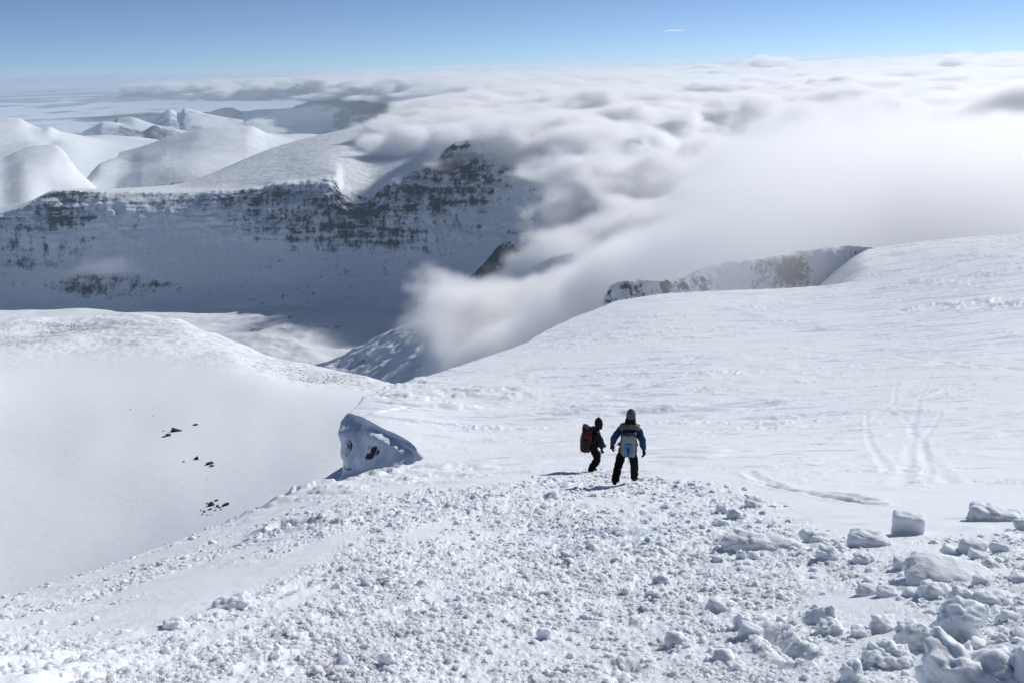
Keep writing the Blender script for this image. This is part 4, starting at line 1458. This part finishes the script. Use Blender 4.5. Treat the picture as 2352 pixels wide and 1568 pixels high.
# ---- crumbs: far too many to count
def crumbs():
    rng = np.random.default_rng(9)
    N_ = 520000
    th = rng.uniform(R(-36), R(36), N_)
    # uniform over the picture rows between the near edge and the crest
    e0, e1 = .47, .98
    e = rng.uniform(e0, e1, N_)
    r = np.clip(EYE / np.maximum(e - slope_s(th, np.full(N_, math.log(8.))), .06), 3.2, 24)
    x, y = r * np.sin(th), r * np.cos(th)
    dn, _ = debris(x, y)
    clump = sstep(-.25, .45, fbm2(x * 2.1, y * 2.1, 3, 88))
    keep = rng.random(N_) < .98 * sstep(.1, .9, dn) * (.12 + .88 * clump)
    x, y, r = x[keep], y[keep], r[keep]
    for q in FEET:
        k = np.hypot(x - q[0], y - q[1]) > .22
        x, y, r = x[k], y[k], r[k]
    z = surf_z(x, y)
    s_ = (.0017 + .00048 * r) * (1 + 7 * rng.random(len(x)) ** 9) * rng.uniform(.6, 1.2, len(x))
    z = z + s_ * rng.uniform(-.45, .2, len(x))
    me = bpy.data.meshes.new('snow_crumbs')
    me.vertices.add(len(x))
    me.vertices.foreach_set('co', np.stack([x, y, z], 1).astype('f4').ravel())
    a = me.attributes.new('size', 'FLOAT', 'POINT')
    a.data.foreach_set('value', s_.astype('f4'))
    o = bpy.data.objects.new('snow_crumbs', me)
    COL.objects.link(o)
    g = bpy.data.node_groups.new('crumbs', 'GeometryNodeTree')
    g.interface.new_socket('Geometry', in_out='INPUT', socket_type='NodeSocketGeometry')
    g.interface.new_socket('Geometry', in_out='OUTPUT', socket_type='NodeSocketGeometry')
    N, L = g.nodes.new, g.links.new
    gi, go = N('NodeGroupInput'), N('NodeGroupOutput')
    j = N('GeometryNodeGeometryToInstance')
    for k in range(4):
        ic = N('GeometryNodeMeshIcoSphere')
        ic.inputs['Radius'].default_value = 1
        ic.inputs['Subdivisions'].default_value = 2 if k else 3
        sp = N('GeometryNodeSetPosition')
        nz = N('ShaderNodeTexNoise')
        nz.noise_dimensions = '4D'
        nz.inputs['Scale'].default_value = 1.1
        nz.inputs['W'].default_value = k * 7.3
        nz.inputs['Detail'].default_value = 2
        vm = N('ShaderNodeVectorMath')
        vm.operation = 'SUBTRACT'
        vm.inputs[1].default_value = (.5, .5, .5)
        L(nz.outputs['Color'], vm.inputs[0])
        vs = N('ShaderNodeVectorMath')
        vs.operation = 'SCALE'
        vs.inputs['Scale'].default_value = 2.4
        L(vm.outputs[0], vs.inputs[0])
        L(ic.outputs[0], sp.inputs['Geometry'])
        L(vs.outputs[0], sp.inputs['Offset'])
        mt = N('GeometryNodeSetMaterial')
        mt.inputs['Material'].default_value = M_SNOW
        L(sp.outputs[0], mt.inputs[0])
        L(mt.outputs[0], j.inputs[0])
    ip = N('GeometryNodeInstanceOnPoints')
    ip.inputs['Pick Instance'].default_value = True
    rv = N('FunctionNodeRandomValue')
    rv.data_type = 'FLOAT_VECTOR'
    rv.inputs[0].default_value = (-.5, -.5, 0)
    rv.inputs[1].default_value = (.5, .5, 6.28)
    na = N('GeometryNodeInputNamedAttribute')
    na.data_type = 'FLOAT'
    na.inputs[0].default_value = 'size'
    L(gi.outputs[0], ip.inputs['Points'])
    L(j.outputs[0], ip.inputs['Instance'])
    L([q for q in rv.outputs if q.enabled][0], ip.inputs['Rotation'])
    fl = N('ShaderNodeVectorMath')
    fl.operation = 'MULTIPLY'
    fl.inputs[1].default_value = (1.15, .95, .68)
    L([q for q in na.outputs if q.enabled][0], fl.inputs[0])
    L(fl.outputs[0], ip.inputs['Scale'])
    L(ip.outputs[0], go.inputs[0])
    o.modifiers.new('scatter', 'NODES').node_group = g
    me.materials.append(M_SNOW)
    tag(o, kind='stuff')
    print('crumbs', len(x))


crumbs()


# ================================================================== PEOPLE
def cloth(name, col, rough=.85, var=.2, sc_=9., bump=.012, spec=.25):
    return plain_mat(name, col, rough, spec, sc_, var, bump)


M_BLACK = cloth('black_cloth', (.008, .008, .010))
M_TROUS = cloth('black_trousers', (.005, .005, .006), sc_=14., bump=.02, spec=.1)
M_BLUE = cloth('blue_jacket', (.008, .036, .10), sc_=11., bump=.02)
M_OCHRE = cloth('ochre_trim', (.15, .135, .105))
M_GREYW = cloth('grey_wool', (.09, .098, .092), .95, .25, 40., .006)
M_SKIN = plain_mat('skin', (.45, .27, .19), .5, .4)
M_PBLUE = cloth('pack_blue', (.07, .19, .34), .55, .25, 7., .015)
M_PGREY = cloth('pack_grey', (.20, .22, .25), .6, .3, 7., .015)
M_PDARK = cloth('pack_dark_blue', (.02, .035, .07), .6)
M_RED = cloth('pack_dark_red', (.055, .006, .007), .6, .3, 7., .015)
M_STRAP = cloth('strap_black', (.006, .006, .007), .6)


def skinned(name, nodes, edges, mat, parent, root=0, sub=2):
    """one continuous surface grown round a skeleton: nodes = (x, y, z, rx[, ry])"""
    me = bpy.data.meshes.new(name)
    me.from_pydata([n[:3] for n in nodes], edges, [])
    o = bpy.data.objects.new(name, me)
    COL.objects.link(o)
    o.parent = parent
    md = o.modifiers.new('skin', 'SKIN')
    md.use_smooth_shade = True
    md.branch_smoothing = .6
    if not me.skin_vertices:
        bpy.context.view_layer.objects.active = o
        bpy.ops.mesh.customdata_skin_add()
    for i, n in enumerate(nodes):
        sv = me.skin_vertices[0].data[i]
        sv.radius = (n[3], n[4] if len(n) > 4 else n[3])
        sv.use_root = (i == root)
    ss = o.modifiers.new('sub', 'SUBSURF')
    ss.levels = ss.render_levels = sub
    me.materials.append(mat)
    return o


def wrinkle(o, strength, scale):
    t = bpy.data.textures.new('folds', 'CLOUDS')
    t.noise_scale = scale
    t.noise_depth = 2
    d = o.modifiers.new('folds', 'DISPLACE')
    d.texture = t
    d.strength = strength
    d.mid_level = .5
    return o


def lump_obj(name, parent, loc, scale, mat, rot=(0, 0, 0), square=.2, lump=0., rough=.06, sub=3, seed=1):
    me = chunk_mesh(name, seed, sub, square, lump, rough, 0, scale, cuts=0)
    me.materials.append(mat)
    o = bpy.data.objects.new(name, me)
    o.location = loc
    o.rotation_euler = rot
    o.parent = parent
    COL.objects.link(o)
    return o


def tube(name, pts, rad, mat, parent, seg=8):
    """a strap or cord through local points"""
    P_ = np.array(pts, float)
    t = np.linspace(0, len(P_) - 1, (len(P_) - 1) * 5 + 1)
    Cc = pchip(np.arange(len(P_)), P_, t)
    rx, ry = rad if isinstance(rad, tuple) else (rad, rad)
    V, F = [], []
    for i, c_ in enumerate(Cc):
        d = Cc[min(i + 1, len(Cc) - 1)] - Cc[max(i - 1, 0)]
        d = Vector(d).normalized()
        a = d.cross(Vector((0, 1, 0)) if abs(d.y) < .9 else Vector((1, 0, 0))).normalized()
        b = d.cross(a)
        for k in range(seg):
            an = 2 * math.pi * k / seg
            V.append(tuple(Vector(c_) + a * math.cos(an) * rx + b * math.sin(an) * ry))
    for i in range(len(Cc) - 1):
        for k in range(seg):
            F.append([i * seg + k, i * seg + (k + 1) % seg, (i + 1) * seg + (k + 1) % seg, (i + 1) * seg + k])
    return mesh_obj(name, V, F, mat, parent)


def glove(parent, wrist, palm_dir, out_dir, mat, side, curl=.35, sz=1.0):
    """mitt of a palm and five separate bent fingers; palm_dir points to the finger tips, out_dir away from the palm's back"""
    w_, d, n = Vector(wrist), Vector(palm_dir).normalized(), Vector(out_dir).normalized()
    s_ = d.cross(n).normalized() * side
    pr, nodes, edges = .030 * sz, [], []

    def add(v, r_, r2=None):
        nodes.append((*v, r_ * sz, (r2 or r_) * sz))
        return len(nodes) - 1
    a = add(w_, .036, .030)
    b = add(w_ + d * .05 * sz, .042, .026)
    c_ = add(w_ + d * .095 * sz, .043, .024)
    edges += [(a, b), (b, c_)]
    g = skinned('glove', nodes, edges, mat, parent, 1, 2)
    for k, (off, ln) in enumerate(((-.033, .062), (-.011, .075), (.012, .070), (.033, .052))):
        fn_ = []
        p = w_ + d * .085 * sz + s_ * off * sz
        ang = .15
        fn_.append((*p, .0125 * sz))
        for q in range(3):
            ang += curl * (.6 + .35 * q)
            dd = d * math.cos(ang) - n * math.sin(ang)
            p = p + dd * ln * sz / 2.4 * (1 - .12 * q)
            fn_.append((*p, (.0118 - .0014 * q) * sz))
        skinned('finger', fn_, [(0, 1), (1, 2), (2, 3)], mat, g, 0, 1)
    p = w_ + d * .035 * sz - s_ * .030 * sz
    q = [(*p, .016 * sz)]
    for k in range(2):
        p = p + (d * .8 - s_ * (.75 - .45 * k) - n * .3) .normalized() * .034 * sz
        q.append((*p, .0135 * sz))
    skinned('thumb', q, [(0, 1), (1, 2)], mat, g, 0, 1)
    return g


def boot(parent, ankle, fwd, mat):
    a, f_ = Vector(ankle), Vector(fwd).normalized()
    return skinned('boot', [(*(a + Vector((0, 0, .10))), .058), (*(a + Vector((0, 0, .01))), .055), (*(a - f_ * .045 + Vector((0, 0, -.035))), .050, .045),
                            (*(a + f_ * .09 + Vector((0, 0, -.035))), .052, .042), (*(a + f_ * .18 + Vector((0, 0, -.045))), .044, .032)],
                   [(0, 1), (1, 2), (1, 3), (3, 4)], mat, parent, 1, 2)


def body_and_clothes(parent, J, jacket, trousers, jscale=1.0):
    """J: dict of joints in local metres"""
    n, idx, e = [], {}, []
    rad = {'pelvis': (.10, .08), 'waist': (.095, .075), 'chest': (.12, .08), 'neckb': (.07, .065), 'neck': (.052, .055), 'head': (.075, .088), 'crown': (.062, .070),
           'shl': (.062,), 'ell': (.042,), 'wrl': (.030,), 'shr': (.062,), 'elr': (.042,), 'wrr': (.030,),
           'hil': (.07,), 'knl': (.045,), 'anl': (.030,), 'hir': (.07,), 'knr': (.045,), 'anr': (.030,), 'tol': (.018,), 'tor': (.018,)}
    for k, v in J.items():
        idx[k] = len(n)
        n.append((*v, *rad[k]))
    for a, b in (('pelvis', 'waist'), ('waist', 'chest'), ('chest', 'neckb'), ('neckb', 'neck'), ('neck', 'head'), ('head', 'crown'), ('chest', 'shl'), ('shl', 'ell'), ('ell', 'wrl'),
                 ('chest', 'shr'), ('shr', 'elr'), ('elr', 'wrr'), ('pelvis', 'hil'), ('hil', 'knl'), ('knl', 'anl'), ('pelvis', 'hir'), ('hir', 'knr'), ('knr', 'anr'), ('anl', 'tol'), ('anr', 'tor')):
        e.append((idx[a], idx[b]))
    skinned('body', n, e, M_SKIN, parent, idx['pelvis'])

    def mid(a, b, t=.5):
        return tuple(Vector(J[a]).lerp(Vector(J[b]), t))
    q = [(*mid('pelvis', 'waist', -.8), .20, .165), (*J['waist'], .180, .15), (*J['chest'], .20, .15), (*J['neckb'], .10, .09),
         (*J['shl'], .10), (*mid('shl', 'ell', .5), .09), (*J['ell'], .082), (*mid('ell', 'wrl', .6), .068), (*J['wrl'], .056),
         (*J['shr'], .10), (*mid('shr', 'elr', .5), .09), (*J['elr'], .082), (*mid('elr', 'wrr', .6), .068), (*J['wrr'], .056)]
    jk = skinned('jacket', q, [(0, 1), (1, 2), (2, 3), (2, 4), (4, 5), (5, 6), (6, 7), (7, 8), (2, 9), (9, 10), (10, 11), (11, 12), (12, 13)], jacket, parent, 1)
    wrinkle(jk, .05, .10)
    q = [(*mid('pelvis', 'waist', .9), .150, .12), (*J['pelvis'], .165, .135),
         (*J['hil'], .12), (*mid('hil', 'knl', .5), .104), (*J['knl'], .094), (*mid('knl', 'anl', .5), .088), (*mid('knl', 'anl', 1.0), .082),
         (*J['hir'], .12), (*mid('hir', 'knr', .5), .104), (*J['knr'], .094), (*mid('knr', 'anr', .5), .088), (*mid('knr', 'anr', 1.0), .082)]
    tr = skinned('trousers', q, [(0, 1), (1, 2), (2, 3), (3, 4), (4, 5), (5, 6), (1, 7), (7, 8), (8, 9), (9, 10), (10, 11)], trousers, parent, 1)
    wrinkle(tr, .055, .07)
    return jk, tr


def face(parent, head, fwd):
    """eyes, nose and mouth on the side the head is turned to"""
    h, f_ = Vector(head), Vector(fwd).normalized()
    s_ = Vector((0, 0, 1)).cross(f_).normalized()
    for k in (-1, 1):
        lump_obj('eye', parent, h + f_ * .082 + s_ * k * .032 + Vector((0, 0, .0)), (.011, .011, .009), M_BLACK, sub=2, square=0, rough=0)
        lump_obj('ear', parent, h + s_ * k * .078 + Vector((0, 0, -.01)), (.012, .02, .03), M_SKIN, sub=2, square=0)
    lump_obj('nose', parent, h + f_ * .098 + Vector((0, 0, -.025)), (.013, .017, .022), M_SKIN, (0, 0, math.atan2(-f_.x, f_.y)), sub=2, square=0)
    lump_obj('mouth', parent, h + f_ * .084 + Vector((0, 0, -.065)), (.024, .008, .006), plain_mat('lips', (.35, .13, .11)), (0, 0, math.atan2(-f_.x, f_.y)), sub=2, square=0)


# ---- the walker in blue
F0, F1 = FEET[0], FEET[1]
F0 = np.array([F0[0], F0[1], ground_z(F0[0], F0[1])])
F1 = np.array([F1[0], F1[1], ground_z(F1[0], F1[1])])
mid_ = (F0 + F1) / 2
az_ = math.atan2(mid_[0], mid_[1])
p1 = empty('person', mid_, -az_)
p1.scale = (1.0, .95, .90)
rotm = Matrix.Rotation(az_, 3, 'Z')
L0, L1 = rotm @ Vector(F0 - mid_), rotm @ Vector(F1 - mid_)
J = dict(pelvis=(.045, .03, .90), waist=(.06, .05, 1.08), chest=(.085, .07, 1.32), neckb=(.095, .09, 1.47), neck=(.10, .10, 1.52), head=(.105, .12, 1.63), crown=(.11, .11, 1.71),
         shl=(-.10, .06, 1.40), ell=(-.24, .05, 1.14), wrl=(-.265, .16, .94), shr=(.265, .06, 1.40), elr=(.35, .05, 1.12), wrr=(.385, .10, .85),
         hil=(-.05, .02, .84), knl=(-.135, .06, .47), anl=(L0.x, L0.y, L0.z + .10), hir=(.14, .03, .84), knr=(.20, .09, .49), anr=(L1.x, L1.y, L1.z + .10),
         tol=(L0.x - .03, L0.y + .16, L0.z + .05), tor=(L1.x + .06, L1.y + .15, L1.z + .05))
jk, tr = body_and_clothes(p1, J, M_BLUE, M_TROUS)
boot(p1, (L0.x, L0.y, L0.z + .085), (-.15, 1, 0), M_BLACK)
boot(p1, (L1.x, L1.y, L1.z + .085), (.35, 1, 0), M_BLACK)
glove(p1, (-.267, .17, .935), (-.06, .12, -1), (-1, -.1, 0), M_BLACK, 1, .3, 1.25)
glove(p1, (.387, .105, .85), (.10, .05, -1), (1, -.1, 0), M_BLACK, -1, .4, 1.25)
hat = lump_obj('woolly_hat', p1, (.108, .112, 1.715), (.098, .112, .152), M_GREYW, (-.08, .03, 0), 0, 0, .03, 4, 4)
lump_obj('hat_band', p1, (.107, .117, 1.625), (.104, .115, .035), M_BLACK, (-.1, .03, 0), .1, 0, .02, 3, 5)
lump_obj('collar', p1, (.10, .09, 1.545), (.115, .115, .075), M_BLACK, (.1, .05, 0), .1, .05, .1, 3, 6)
wrinkle(lump_obj('hood', p1, (.095, .035, 1.475), (.175, .125, .062), M_OCHRE, (-.25, .05, 0), .1, .2, .2, 4, 7), .02, .05)
for k in (-1, 1):
    lump_obj('shoulder_patch', p1, (.083 + k * .155, .045, 1.435), (.055, .075, .045), M_OCHRE, (0, k * .35, 0), .1, .1, .1, 3, 8)
face(p1, (.105, .12, 1.61), (.45, 1, -.2))
tag(p1, 'person in blue jacket, black trousers and grey woolly hat, seen from behind', 'person', 'two walkers going down the snow slope')

# its pack
b1 = empty('backpack', mid_, -az_)
b1.scale = (.93, .90, .90)
tag(b1, 'pale blue and grey backpack on the back of the walker in the blue jacket', 'backpack')
wrinkle(lump_obj('pack_body', b1, (.075, -.15, 1.10), (.150, .115, .29), M_PGREY, (.06, .02, 0), .45, 0, .06, 4, 11), .03, .12)
wrinkle(lump_obj('front_pocket', b1, (.070, -.235, 1.0), (.092, .062, .165), M_PBLUE, (.05, .02, 0), .4, 0, .05, 4, 12), .025, .1)
wrinkle(lump_obj('lid', b1, (.085, -.14, 1.375), (.150, .125, .055), M_PDARK, (.15, .02, 0), .4, 0, .06, 4, 13), .02, .1)
lump_obj('pocket_flap', b1, (.072, -.262, 1.14), (.085, .035, .035), M_PBLUE, (.05, .02, 0), .5, 0, .03, 3, 14)
for k in (-1, 1):
    lump_obj('side_pocket', b1, (.075 + k * .155, -.12, 1.03), (.035, .075, .16), M_OCHRE, (0, 0, 0), .4, 0, .05, 3, 15 + k)
    tube('shoulder_strap', [(.08 + k * .10, -.05, 1.40), (.08 + k * .125, .03, 1.49), (.08 + k * .135, .16, 1.44), (.08 + k * .14, .21, 1.30), (.08 + k * .16, .15, 1.12), (.07 + k * .15, -.02, 1.0)], (.008, .028), M_OCHRE, b1)
    tube('compression_strap', [(.07 + k * .13, -.20, 1.20), (.07 + k * .06, -.285, 1.11), (.07 + k * .005, -.31, 1.02), (.072, -.30, .86)], (.007, .014), M_STRAP, b1)
tube('hip_belt', [(-.06, -.05, .99), (-.14, .04, 1.0), (-.13, .16, 1.0), (.06, .24, .99), (.25, .16, 1.0), (.26, .04, 1.0), (.19, -.05, .99)], (.008, .03), M_STRAP, b1)
tube('hanging_strap', [(.072, -.29, .90), (.070, -.30, .80), (.078, -.28, .68)], (.005, .012), M_STRAP, b1)
tube('hanging_strap', [(-.10, -.02, 1.07), (-.20, -.04, 1.02), (-.24, -.02, .93), (-.20, -.02, .88)], (.006, .014), M_STRAP, b1)
lump_obj('buckle', b1, (.072, -.325, 1.00), (.02, .010, .03), M_STRAP, sub=2, square=.8)

# ---- the walker in black, a few steps ahead
G0 = np.array([FEET[2][0], FEET[2][1], 0])
G0[2] = ground_z(G0[0], G0[1])
az2 = math.atan2(G0[0], G0[1])
p2 = empty('person', G0 + np.array([0, 0, -.05]), -az2)
p2.scale = (.97, .95, .94)
J2 = dict(pelvis=(.10, .02, .80), waist=(.13, .04, .96), chest=(.19, .07, 1.18), neckb=(.235, .10, 1.33), neck=(.25, .12, 1.37), head=(.275, .14, 1.46), crown=(.27, .135, 1.54),
          shl=(.15, .23, 1.27), ell=(.26, .30, 1.02), wrl=(.38, .32, .82), shr=(.235, -.09, 1.25), elr=(.30, -.10, .99), wrr=(.345, -.03, .76),
          hil=(.10, .10, .74), knl=(.27, .17, .45), anl=(.06, .16, .10), hir=(.13, -.06, .74), knr=(.255, -.02, .42), anr=(.03, -.03, .10),
          tol=(.22, .19, .05), tor=(.19, .01, .05))
jk2, tr2 = body_and_clothes(p2, J2, M_BLACK, M_TROUS)
boot(p2, (.03, -.03, .085), (1, .25, -.1), M_BLACK)
boot(p2, (.06, .16, .085), (1, .2, -.1), M_BLACK)
glove(p2, (.345, -.025, .76), (.22, .12, -1), (.2, -1, 0), M_BLACK, -1, .5, 1.2)
glove(p2, (.385, .325, .815), (.3, .1, -1), (-.2, 1, 0), M_BLACK, 1, .5, 1.2)
hd = lump_obj('hood', p2, (.262, .125, 1.475), (.105, .110, .135), M_BLACK, (0, -.05, 0), .05, 0, .05, 4, 21)
lump_obj('hood_peak', p2, (.262, .125, 1.60), (.05, .05, .045), M_BLACK, (0, -.1, 0), 0, 0, .05, 3, 22)
lump_obj('scarf', p2, (.265, .12, 1.37), (.095, .095, .06), M_BLACK, (0, .2, 0), .1, .1, .1, 3, 23)
face(p2, (.285, .145, 1.455), (1, .25, -.2))
tag(p2, 'person all in black with hood up and knees bent, carrying a dark red pack', 'person', 'two walkers going down the snow slope')
b2 = empty('backpack', G0 + np.array([0, 0, -.05]), -az2)
b2.scale = (.84, .95, .92)
tag(b2, 'big dark red backpack with a black roll on top, on the walker dressed in black', 'backpack')
wrinkle(lump_obj('pack_body', b2, (-.075, -.02, 1.05), (.165, .165, .31), M_RED, (0, .16, 0), .4, 0, .06, 4, 31), .03, .12)
wrinkle(lump_obj('lid', b2, (-.03, 0, 1.36), (.14, .15, .07), M_RED, (0, .25, 0), .35, 0, .06, 4, 32), .02, .1)
wrinkle(lump_obj('bedroll', b2, (-.10, -.01, 1.40), (.095, .19, .085), M_BLACK, (0, .2, 0), .15, 0, .06, 4, 33), .015, .06)
for k in (-1, 1):
    lump_obj('side_pocket', b2, (-.09, k * .16 - .02, .98), (.10, .045, .17), M_STRAP, (0, .16, 0), .35, 0, .05, 3, 34 + k)
    tube('shoulder_strap', [(.06, k * .10, 1.36), (.16, k * .13 + .03, 1.40), (.30, k * .12 + .06, 1.28), (.33, k * .12 + .06, 1.12), (.26, k * .14 + .03, .97), (.06, k * .13, .90)], (.008, .026), M_STRAP, b2)
    tube('compression_strap', [(-.22, k * .08, 1.22), (-.26, k * .10, 1.05), (-.25, k * .10, .85)], (.006, .012), M_STRAP, b2)
tube('hip_belt', [(0, -.16, .86), (.12, -.20, .87), (.28, -.12, .88), (.31, .04, .88), (.24, .2, .87), (.06, .2, .86)], (.008, .03), M_STRAP, b2)
tube('hanging_strap', [(-.24, -.08, .85), (-.26, -.10, .75), (-.27, -.12, .68)], (.005, .010), M_STRAP, b2)
tube('hanging_strap', [(-.12, -.10, .76), (-.13, -.12, .66)], (.005, .010), M_STRAP, b2)
lump_obj('bottom_pocket', b2, (-.10, -.02, .80), (.15, .15, .085), M_RED, (0, .1, 0), .35, 0, .05, 4, 37)
